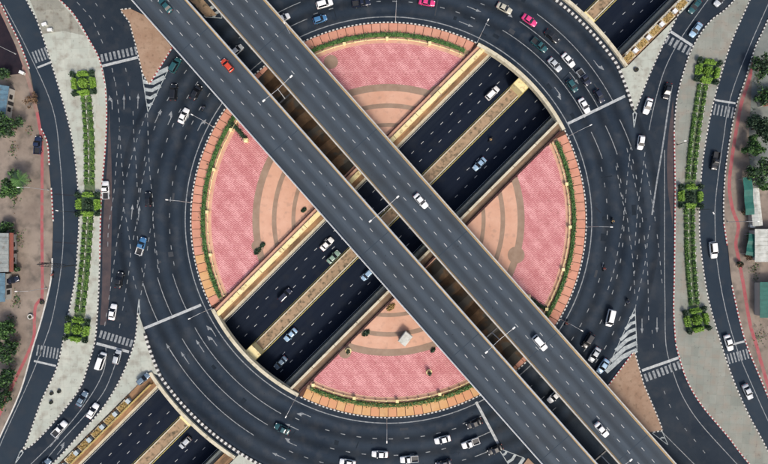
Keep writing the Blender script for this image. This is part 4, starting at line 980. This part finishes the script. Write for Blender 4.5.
cars = [
 ('sedan', 'teal', 165, 5, FA, 'F', 'dark teal car on the left flyover at the top edge'),
 ('hatch', 'red', 227, 65, FA, 'F', 'bright red car on the left flyover'),
 ('sedan', 'white', 421, 201, FB_, 'F', 'white car on the right flyover near the picture centre'),
 ('suv', 'white', 540, 343, FB_, 'F', 'white car on the right flyover beside the lower double lamp'),
 ('sedan', 'white', 602, 430, FB_, 'F', 'white car on the right flyover near the bottom edge'),
 ('hatch', 'silver', 237, 50, None, 'g', 'pale car in the dark gap between the flyovers near the top'),
 ('sedan', 'white', 554.5, 396.5, None, 'g', 'white car in the dark gap between the flyovers near the bottom'),
 ('suv', 'black', 173.5, 92, 86, 'g', 'black car waiting left of the flyover below the painted chevrons'),
 ('sedan', 'black', 196, 92, 60, 'g', 'black car tucked against the left edge of the left flyover'),
 ('sedan', 'white', 183.5, 115.5, 64, 'g', 'white car below the two black cars left of the flyover'),
 ('suv', 'teal', 175, 65, 60, 'g', 'dark teal car half under the left flyover by the chevrons'),
 ('suv', 'white', 324.5, 3.5, None, 'g', 'white car at the top edge above the small blue car'),
 ('hatch', 'blue', 320, 19, None, 'g', 'small bright blue car on the top of the ring road'),
 ('pickup', 'navy', 361.5, 3, None, 'g', 'navy pickup at the top edge between white car and pink car'),
 ('sedan', 'pink', 427, 2, None, 'g', 'hot pink taxi at the top edge of the ring road'),
 ('hatch', 'white', 283, 18, None, 'g', 'white car half hidden by the right flyover at the top'),
 ('sedan', 'beige', 504.5, 8, None, 'g', 'beige car leading the queue left of the pink taxi'),
 ('sedan', 'pink', 529.5, 20, None, 'g', 'hot pink taxi in the upper right queue'),
 ('sedan', 'black', 552, 36, None, 'g', 'black car behind the pink taxi in the upper right queue'),
 ('pickup', 'teal', 539.5, 45, None, 'g', 'dark teal pickup in the upper right queue'),
 ('sedan', 'white', 568.5, 60, None, 'g', 'white car in the upper right queue beside the silver car'),
 ('sedan', 'silver', 555, 64.5, None, 'g', 'silver car in the inner lane of the upper right queue'),
 ('pickup', 'navy', 584, 77.5, None, 'g', 'navy pickup with a silver bed in the upper right queue', 'silver'),
 ('hatch', 'teal', 572.5, 85.5, None, 'g', 'small dark teal car in the inner lane of upper right queue'),
 ('hatch', 'navy', 599.5, 96, None, 'g', 'dark navy car stopped at the upper right stop line'),
 ('sedan', 'white', 584.5, 105.5, None, 'g', 'white car stopped at the upper right stop line'),
 ('suv', 'white', 492.5, 93, UA, 'U', 'white car in the upper right underpass, left carriageway'),
 ('sedan', 'lightblue', 479.5, 164, UB, 'U', 'light blue car in the upper right underpass, right carriageway'),
 ('sedan', 'white', 327, 244, UA, 'U', 'white car in the lower left underpass beside the flyover, nearest its wall'),
 ('sedan', 'green', 333.5, 257, UA, 'U', 'pale green car beside the white car in lower left underpass'),
 ('hatch', 'lightblue', 367, 275, UB, 'U', 'pale blue car half hidden under the left flyover in the underpass'),
 ('suv', 'navy', 285, 295, UA, 'U', 'navy van-like car in the lower left underpass, upper carriageway'),
 ('sedan', 'lightblue', 290.5, 335, UB, 'U', 'light blue car in the lower left underpass beside the median'),
 ('sedan', 'slate', 280.5, 363, UB, 'U', 'slate blue car near the ring bridge in the lower left underpass'),
 ('hatch', 'silver', 185, 443, UB, 'U', 'silver car in the underpass at the bottom left edge'),
 ('sedan', 'teal', 695, 6, 232, 'g', 'dark teal car at the top edge on the right approach road'),
 ('sedan', 'lightblue', 696, 29.5, 234, 'g', 'light blue car just above the upper right crosswalk'),
 ('sedan', 'silver', 721, -1, 228, 'g', 'silver car cut by the top edge on the right approach road'),
 ('sedan', 'black', 667.5, 91, 257, 'g', 'black car on the right approach road beside the island kerb'),
 ('sedan', 'white', 648, 106, 252, 'g', 'white car on the right approach road beside the wedge island tip'),
 ('hatch', 'white', 641, 142.5, 262, 'g', 'white hatchback below the tip of the upper right wedge island'),
 ('pickup', 'black', 715.5, 161, 260, 'g', 'black pickup on the right frontage road', 'black'),
 ('suv', 'white', 713.5, 250, 276, 'g', 'white car on the right frontage road beside the red path bend'),
 ('sedan', 'white', 729, 343, 287, 'g', 'white car just above the lower crosswalk of the right frontage road'),
 ('sedan', 'silver', 748, 392, 295, 'g', 'silver car below the lower crosswalk of the right frontage road'),
 ('pickup', 'darkblue', 37.5, 145, 86, 'p', 'dark blue pickup parked on the left pavement beside the red path', 'darkblue'),
 ('pickup', 'white', 105.5, 190, 91, 'g', 'white pickup standing beside the middle topiary of the left island'),
 ('hatch', 'black', 148, 199, 92, 'g', 'small black car alone in the wide left roadway'),
 ('pickup', 'blue', 141, 246, 72, 'g', 'blue pickup with a white bed on the left roadway', 'white'),
 ('sedan', 'black', 119, 280, 79, 'g', 'black car on the left roadway above the white car'),
 ('sedan', 'white', 112.5, 312, 80, 'g', 'white car just above the lower left crosswalk'),
 ('van', 'white', 101, 361, 71, 'g', 'white van waiting below the lower left crosswalk'),
 ('hatch', 'silver', 117, 357, 75, 'g', 'silver car beside the white van at lower left crosswalk'),
 ('sedan', 'slate', 82, 399, 60, 'g', 'slate blue car below the white van on the lower left road'),
 ('sedan', 'white', 92.5, 411, 58, 'g', 'white car beside the wedge island on the lower left road'),
 ('pickup', 'white', 59.5, 429, 48, 'g', 'white pickup with dark bed on the lower left road', 'white'),
 ('sedan', 'slate', 44, 466, 47, 'g', 'car cut by the bottom edge on the lower left road'),
 ('hatch', 'slate', 143, 379, 40, 'p', 'small grey blue car parked on the lower left wedge island'),
 ('sedan', 'teal', 282, 429, None, 'g', 'dark teal car on the ring road below the lower left island corner'),
 ('sedan', 'white', 379.7, 454.5, None, 'g', 'white car at the bottom of the ring road below the lamp'),
 ('pickup', 'white', 409, 459.5, None, 'g', 'white pickup at the bottom edge right of the white car', 'silver'),
 ('sedan', 'white', 347.5, 463, None, 'g', 'white car cut by the bottom edge left of the other white car'),
 ('sedan', 'white', 442.5, 440, None, 'g', 'white car below the bottom slabs, left of the white pickup'),
 ('sedan', 'black', 474, 424, None, 'g', 'black car beside the flyover near the bottom stop line'),
 ('pickup', 'white', 470.5, 443.5, None, 'g', 'white pickup with dark bed near the bottom stop line'),
 ('sedan', 'black', 495, 450, None, 'g', 'black car on the bottom stop line by the flyover'),
 ('sedan', 'navy', 443.5, 464, None, 'g', 'navy car cut by the bottom edge below a white car'),
 ('van', 'white', 610.3, 318, 257, 'g', 'white van alone on the right ring road left of the chevrons'),
 ('suv', 'black', 588, 341, None, 'g', 'black car nearest the van beside the right flyover'),
 ('sedan', 'silver', 594.5, 355, None, 'g', 'silver car squeezed between flyover and painted chevrons'),
 ('sedan', 'lightblue', 603, 366.5, None, 'g', 'pale blue car below the silver car beside the chevrons'),
 ('hatch', 'navy', 11.6, 280.5, 20, 'p', 'dark car parked between the grey and blue roofs at left'),
]
for c in cars: car(*c[:7], bed=(c[7] if len(c) > 7 else None))

# motorcycles with riders
def person_mesh():
    me = bpy.data.meshes.new('rider_cage')
    J = [((-.12, 0, .86), .15), ((-.08, 0, 1.12), .155), ((0, 0, 1.36), .16), ((.04, 0, 1.48), .07), ((.07, 0, 1.62), .105), ((.08, 0, 1.70), .09)]
    E = [(0, 1), (1, 2), (2, 3), (3, 4), (4, 5)]
    for s_ in (-1, 1):
        k = len(J); J += [((0, s_*.19, 1.36), .075), ((.16, s_*.27, 1.14), .055), ((.40, s_*.30, 1.06), .042), ((.47, s_*.29, 1.05), .04)]; E += [(2, k), (k, k+1), (k+1, k+2), (k+2, k+3)]
        k = len(J); J += [((-.06, s_*.11, .82), .105), ((.30, s_*.19, .78), .085), ((.14, s_*.19, .42), .06), ((.30, s_*.19, .36), .045)]; E += [(0, k), (k, k+1), (k+1, k+2), (k+2, k+3)]
    me.from_pydata([p for p, r in J], E, []); o = bpy.data.objects.new('rider_cage', me); COL.objects.link(o)
    sk = o.modifiers.new('s', 'SKIN'); sd = o.modifiers.new('d', 'SUBSURF'); sd.levels = sd.render_levels = 1
    lay = me.skin_vertices[0].data
    for i, (p, r) in enumerate(J): lay[i].radius = (r, r)
    lay[0].use_root = True
    dg = bpy.context.evaluated_depsgraph_get(); m2 = bpy.data.meshes.new_from_object(o.evaluated_get(dg)); m2.name = 'rider_body'
    bpy.data.objects.remove(o); return m2
PM = person_mesh(); PM.materials.clear(); PM.materials.append(MATS['cloth_a'])
for p in PM.polygons: p.use_smooth = True
BM = []
d = MB(); d.rbox(-.75, .35, -.13, .13, .48, .72, .08); d.rbox(.3, .55, -.15, .15, .35, .95, .08); BM.append(('body', d.mesh('motorcycle_body', 'car_grey'), (0, 0, 0)))
d = MB(); d.rbox(-.72, .12, -.13, .13, .725, .80, .06); BM.append(('seat', d.mesh('motorcycle_seat', 'black'), (0, 0, 0)))
d = MB(); d.cyl((0, -.06, 0), (0, .06, 0), .29, n=14); wmm = d.mesh('motorcycle_wheel', 'tyre'); BM += [('wheel', wmm, (-.62, 0, .29)), ('wheel', wmm, (.68, 0, .29))]
d = MB(); d.cyl((.66, 0, .32), (.44, 0, .98), .04, n=6); d.cyl((.44, -.34, 1.02), (.44, .34, 1.02), .025, n=6); BM.append(('handlebar', d.mesh('motorcycle_bar', 'metal_dark'), (0, 0, 0)))
HM = MB()
for i in range(4):
    a0, a1 = math.pi/2*i/4, math.pi/2*(i+1)/4
    for k in range(10):
        b0, b1 = 6.2832*k/10, 6.2832*(k+1)/10
        f = lambda a, b: (.135*math.cos(a)*math.cos(b)+.075, .135*math.cos(a)*math.sin(b), 1.66+.15*math.sin(a))
        HM.quad(f(a0, b0), f(a0, b1), f(a1, b1), f(a1, b0))
HMM = HM.mesh('helmet', 'helmet', True)
for px, py, hd, lvl, cl, wh in ((604.5, 268, None, 'g', 'cloth_a', 'on the right ring road above the white van'), (613, 220.5, None, 'g', 'cloth_c', "on the right ring road beside the three o'clock lamp"), (628, 301.5, 262, 'g', 'cloth_b', 'just above the tip of the right chevrons'),
        (567, 323, None, 'g', 'cloth_a', 'on the inner lane beside the right flyover'), (491, 139, UB, 'U', 'cloth_c', 'in the upper right underpass'), (203, 108, 60, 'g', 'cloth_b', 'beside the left edge of the left flyover'), (52, 275, 85, 'g', 'cloth_a', 'on the left frontage road beside the kerb')):
    z = .002 if lvl == 'g' else zfloor(0)+.004
    x, y = W(px, py, z+.8); hd = tang(px, py) if hd is None else hd
    t = thing('motorcycle', 'dark motorcycle %s' % wh, 'motorcycle', (x, y, z), R(hd), 'motorcycles in traffic')
    for nm, me, lc in BM: o = link(nm, me, t); o.location = lc
    p = link('person', PM, None); p.location = (x, y, z); p.rotation_euler = (0, 0, R(hd)); p.material_slots[0].link = 'OBJECT'; p.material_slots[0].material = MATS[cl]
    tag(p, 'person in %s riding the motorcycle %s' % ({'cloth_a': 'red', 'cloth_b': 'dark', 'cloth_c': 'tan'}[cl], wh), 'person', 'motorcycle riders'); link('helmet', HMM, p)

# ------------------------------------------------------------------ trees and buildings along the margins
def tree(px, py, r, h, label, m='leaf', m2='leaf_dark', n=1500, leaf=.34, nclump=16, dead=False):
    x, y = W(px, py, h*.7); t = thing('tree', label, 'tree', (x, y, .14), random.uniform(0, 6), 'trees along the margins')
    d = MB(); d.cyl((0, 0, -.05), (.1, .05, h*.45), .22, .14, 8); cl = []
    for k in range(nclump):
        a = random.uniform(0, 6.28); dd = r*random.uniform(.15, .85); z = h*random.uniform(.5, .92)*(1-.25*dd/r); c = (dd*math.cos(a), dd*math.sin(a), z); cl.append((c, r*random.uniform(.22, .42)))
        d.cyl((.1, .05, h*.38), (c[0]*.9, c[1]*.9, c[2]), .09, .03, 5)
    d.build('trunk', 'bark', t); d = MB()
    for _ in range(n):
        c, cr = random.choice(cl); p = Vector((random.gauss(0, 1), random.gauss(0, 1), random.gauss(0, 1))).normalized()*cr*random.uniform(.35, 1.05)
        leafquad(d, (c[0]+p.x, c[1]+p.y, c[2]+p.z*.7), leaf*random.uniform(.6, 1.3), 0 if random.random() > .35 else 1, .4)
    d.build('crown', [m, m2], t)
def palm(px, py, r, h, label, nf=15):
    x, y = W(px, py, h); t = thing('palm_tree', label, 'palm tree', (x, y, .14), random.uniform(0, 6), 'trees along the margins')
    d = MB(); d.cyl((0, 0, -.05), (0, 0, h), .18, .12, 8); d.build('trunk', 'bark', t)
    for k in range(nf):
        a = 6.2832*k/nf+random.uniform(-.15, .15); L = r*random.uniform(.8, 1.1); d = MB(); seg = 9; e = Vector((math.cos(a), math.sin(a), 0)); sd = Vector((-e.y, e.x, 0)); lift = random.uniform(.1, .6)
        pt = lambda s_: e*(L*s_)+Vector((0, 0, h+lift*L*s_*(1-1.5*s_)))
        for i in range(seg):
            s0 = (i+.5)/seg; p = pt(s0); ln = .9*math.sin(math.pi*min(1, s0*.85+.15))*r/3
            for q in (-1, 1):
                tip = p+sd*(q*ln)+e*(.25*ln)-Vector((0, 0, .3*ln)); d.poly([tuple(p-e*.12), tuple(tip), tuple(p+e*.16)])
        d.cyl(tuple(pt(0)), tuple(pt(.5)), .03, .02, 4); d.cyl(tuple(pt(.5)), tuple(pt(1)), .02, .008, 4)
        d.build('frond', random.choice(['leaf', 'leaf', 'leaf_dark']), t)
tree(5, 126, 4.2, 6.5, 'dark round tree at the left edge beside the parked blue pickup', 'leaf_dark', 'leaf', 2600)
palm(20, 180, 3.0, 4.5, 'bright green palm at the left edge below the parked pickup'); tree(7, 184, 3.9, 5.5, 'bushy tree at the left edge tucked under the bright palm', 'leaf', 'leaf_dark', 2200)
tree(5, 330, 3.0, 4.5, 'leafy tree at the left edge just below the blue roof'); tree(4, 352, 3.4, 5, 'dark tree at the left edge level with the lower left crosswalk', 'leaf_dark', 'leaf'); tree(2, 378, 3.3, 5, 'leafy tree at the left edge below the dark one', 'leaf_dark', 'leaf', 1700); tree(-2, 398, 3.0, 5, 'leafy tree half cut off at the lower left edge', 'leaf_dark', 'leaf', 1500)
tree(6, 228, 2.0, 3.4, 'small dark tree at the left edge above the grey roof', 'leaf_dark', 'leaf', 700); tree(14, 268, 1.3, 2.4, 'small round bush beside the grey roof at left', 'leaf_dark', 'leaf', 400); tree(2, 72, 1.8, 4, 'dark tree at the left edge beside the blue shed roof', 'leaf_dark', 'leaf', 700)
tree(31, 100, 2.3, 3.2, 'dry brown leafless-looking tree on the upper left pavement', 'leaf_dead', 'leaf_dead', 330, .26, 12)
tree(763, 126, 4.4, 6.5, 'dark green tree at the right edge above the white roofs', 'leaf_dark', 'leaf_dark', 3000); tree(764, 168, 4.2, 6, 'dark green tree at the right edge touching the white roof strip', 'leaf_dark', 'leaf', 1500); tree(765, 98, 3.0, 5.5, 'dark green tree at the right edge near the red roof', 'leaf_dark', 'leaf', 900)
tree(757, 146, 3.0, 5, 'green tree in the right clump, left of its neighbours', 'leaf', 'leaf_dark', 1500); tree(765, 66, 3.4, 5.5, 'dark tree at the right edge above the red roof', 'leaf_dark', 'leaf', 1100)
tree(764, 186, 1.5, 2.6, 'bright green bush between the two white roofs at right', 'leaf', 'leaf', 500); tree(745, 212, 1.1, 2.0, 'dry dark bush beside the red path at right', 'leaf_dead', 'leaf_dark', 220); tree(749, 256, 1.5, 2.2, 'dry brown bush on the right pavement below the lamp', 'leaf_dead', 'leaf_dead', 240)
tree(740, 264, 1.0, 1.6, 'small dry bush close to the red path at right', 'leaf_dead', 'leaf_dark', 160)
def building(px0, py0, px1, py1, h, rz, label, roof, ridge=True, trim=None, nrib=None):
    """gabled shed; the corners are those of the roof in the photo"""
    (x0, y1), (x1, y0) = W(px0, py0, h), W(px1, py1, h); cx, cy = (x0+x1)/2, (y0+y1)/2; hx, hy = (x1-x0)/2, (y1-y0)/2
    t = thing('building', label, 'building', (cx, cy, .14), R(rz), 'buildings along the margins')
    d = MB(); d.box(-hx+.4, hx-.4, -hy+.4, hy-.4, -.05, h-.6); d.build('wall', 'wall_plaster', t)
    n = nrib or max(4, int(hy*2/1.1))
    for k in range(n):                                # roof sheets lapped one beside the other
        a = -hy+2*hy*k/n; b = -hy+2*hy*(k+1)/n-.04; zz = .02*(k % 2)
        d = MB(); d.poly([(-hx, a, h-.55+zz), (0, a, h+zz), (0, b, h+zz), (-hx, b, h-.55+zz)][::-1]); d.poly([(hx, a, h-.55+zz), (0, a, h+zz), (0, b, h+zz), (hx, b, h-.55+zz)])
        d.poly([(-hx, a, h-.6), (hx, a, h-.6), (hx, b, h-.6), (-hx, b, h-.6)]); d.poly([(hx, a, h-.6), (hx, a, h-.55+zz), (hx, b, h-.55+zz), (hx, b, h-.6)][::-1]); d.poly([(-hx, a, h-.6), (-hx, a, h-.55+zz), (-hx, b, h-.55+zz), (-hx, b, h-.6)])
        d.poly([(-hx, a, h-.6), (-hx, a, h-.55+zz), (0, a, h+zz), (hx, a, h-.55+zz), (hx, a, h-.6)]); d.build('roof_sheet', roof, t)
    if trim: d = MB(); d.box(hx-.1, hx+1.0, -hy, hy, h-1.1, h-.95); d.build('awning', trim, t)
    for s_ in (-1, 1):
        d = MB(); d.box(hx-.42, hx-.36, s_*hy*.4-.6, s_*hy*.4+.6, .7, 1.9); d.build('window', 'glass', t)
    d = MB(); d.box(hx-.42, hx-.35, -.5, .5, 0, 2.1); d.build('door', 'metal_dark', t)
building(-14, 233, 7.5, 272, 4.2, 0, 'grey metal roofed shed at the left edge with red awning', 'roof_grey', trim='roof_red')
building(-16, 273, 4, 302, 3.6, 0, 'blue metal roofed shed at the left edge below the grey one', 'roof_blue')
building(-16, 84, 6, 116, 3.5, -8, 'blue roofed shed at the upper left edge', 'roof_blue')
building(752, 188, 762, 226, 2.6, 6, 'long white roofed stall on the right pavement', 'roof_white')
building(756, 229, 790, 262, 3.4, 0, 'wide white roofed shed at the right edge', 'roof_white')
building(761, 282, 800, 318, 3.2, 0, 'green roofed shed at the right edge', 'roof_green')
building(763, 88, 790, 104, 3.0, 10, 'red roofed shed at the right edge between the trees', 'roof_red')
for i, (px, py, a, b, rz, lb) in enumerate(((748.5, 196, 1.1, 5.2, 4, 'long green tarpaulin awning beside the white stall at right'), (753, 245, 1.5, 3.0, -10, 'bent green tarpaulin awning in front of the wide white shed'), (759, 252, 2.0, 1.0, 15, 'small green tarpaulin awning below the bent green awning'))):
    x, y = W(px, py, 2.3); t = thing('awning', lb, 'awning', (x, y, .14), R(rz), 'green awnings')
    d = MB(); n = 6
    for k in range(n):
        y0, y1 = -b+2*b*k/n, -b+2*b*(k+1)/n; z0, z1 = 2.3+.12*math.sin(k*1.9), 2.3+.12*math.sin((k+1)*1.9)
        d.quad((-a, y0, z0-.2), (a, y0, z0+.15), (a, y1, z1+.15), (-a, y1, z1-.2)); d.quad((-a, y1, z1-.23), (a, y1, z1+.12), (a, y0, z0+.12), (-a, y0, z0-.23))
    d.build('canvas', 'roof_green', t)
    for sx in (-1, 1):
        for sy in (-1, 1): d = MB(); d.cyl((sx*a*.9, sy*b*.92, -.02), (sx*a*.9, sy*b*.92, 2.2), .04, n=5); d.build('post', 'metal', t)
mb = MB(); rng = random.Random(5)
for (x_, y_, r_, n_) in ((16, 200, 4, 60), (20, 240, 5, 70), (17, 300, 5, 90), (12, 322, 5, 120), (14, 345, 6, 120), (12, 372, 6, 120), (8, 392, 6, 90), (14, 150, 4, 60), (12, 92, 5, 60), (752, 120, 5, 110), (751, 150, 5, 120), (752, 176, 4, 90), (750, 212, 3, 60), (748, 238, 4, 60), (754, 270, 5, 90), (757, 300, 4, 60), (760, 335, 6, 80), (757, 80, 5, 90), (30, 130, 3, 30)):
    for _ in range(n_):
        p = W(x_+rng.gauss(0, r_*.5), y_+rng.gauss(0, r_)); leafquad(mb, (p[0], p[1], .16+rng.uniform(.05, .4)), rng.uniform(.12, .3), rng.randint(0, 2), 1)
stuff(tag(mb.build('weeds', ['leaf', 'leaf_dark', 'leaf_dead']), 'scattered low weeds along the outer margins of both pavements', 'weeds'))
# small things on the pavements: stone slabs, tree-pit rings, boxes
for px, py, r, lb in ((31.5, 316.5, .75, 'round white tree pit ring on the left pavement'), (43, 302, .6, 'round planter pot at the bend of the left red path'), (52.5, 393, .5, 'dark round pot on the left island, left of a pair'), (60, 391, .5, 'dark round pot on the left island, right of a pair'), (52, 402, .5, 'dark round pot on the left island, lowest of three'), (635.5, 70, .65, 'dark round pot on the upper right wedge island')):
    x, y = W(px, py); t = thing('plant_pot', lb, 'pot', (x, y, .15), 0, 'round pots')
    d = MB(); n = 12; mm = 'kerb_white' if r > .7 else 'metal_dark'
    for k in range(n):
        a, b = 6.2832*k/n, 6.2832*(k+1)/n; l = [(r*.68*math.cos(a), r*.68*math.sin(a)), (r*math.cos(a), r*math.sin(a)), (r*math.cos(b), r*math.sin(b)), (r*.68*math.cos(b), r*.68*math.sin(b))]; d.frustum(l, l, -.02, .5)
    d.build('rim', mm, t); d = MB(); d.cyl((0, 0, -.02), (0, 0, .38), r*.7, n=12); d.build('soil', 'bark', t)
    d = MB()
    for _ in range(26): a = random.uniform(0, 6.28); q = r*.6*random.random(); leafquad(d, (q*math.cos(a), q*math.sin(a), random.uniform(.4, .7)), .13)
    d.build('plant', 'leaf_dark', t)
for px, py, rz, lb in ((46.5, 25.5, 20, 'pale box on the upper left island, left of a pair'), (52, 31, 5, 'pale box on the upper left island, right of a pair'), (24, 73.5, -25, 'white cabinet on the upper left pavement by the lamp'), (750, 226, 0, 'white cabinet on the right pavement beside the awnings')):
    x, y = W(px, py); t = thing('cabinet', lb, 'cabinet', (x, y, .15), R(rz), 'pavement cabinets')
    d = MB(); d.box(-.62, .62, -.36, .36, -.02, .95); d.build('case', 'roof_white', t); d = MB(); d.frustum([(-.7, -.44), (.7, -.44), (.7, .44), (-.7, .44)], [(-.6, -.36), (.6, -.36), (.6, .36), (-.6, .36)], .951, 1.06); d.build('lid', 'parapet_white', t)
    d = MB(); d.box(-.5, -.03, -.39, -.36, .1, .85); d.build('door', 'roof_grey', t)
# overhead sign frame spanning the left frontage road
(x0, y0), (x1, y1) = W(51.5, 263), W(77.3, 265)
t = thing('sign_gantry', 'dark lattice gantry spanning the left frontage road beside the lower hedge row', 'gantry', (x0, y0, .15), math.atan2(y1-y0, x1-x0)); L = math.dist((x0, y0), (x1, y1))
d = MB()
for zz, yy in ((5.0, -.5), (5.0, .5), (5.7, 0)): d.cyl((0, yy, zz), (L, yy, zz), .07, n=6)
for k in range(9):
    a, b = L*k/9, L*(k+1)/9; d.cyl((a, -.5, 5), (b, .5, 5), .04, n=4); d.cyl((a, .5, 5), (b, 0, 5.7), .04, n=4); d.cyl((a, -.5, 5), (b, 0, 5.7), .04, n=4)
d.build('truss', 'metal_dark', t)
for xx in (0, L): d = MB(); d.cyl((xx, 0, -.1), (xx, 0, 5.7), .14, n=8); d.build('post', 'metal_dark', t)
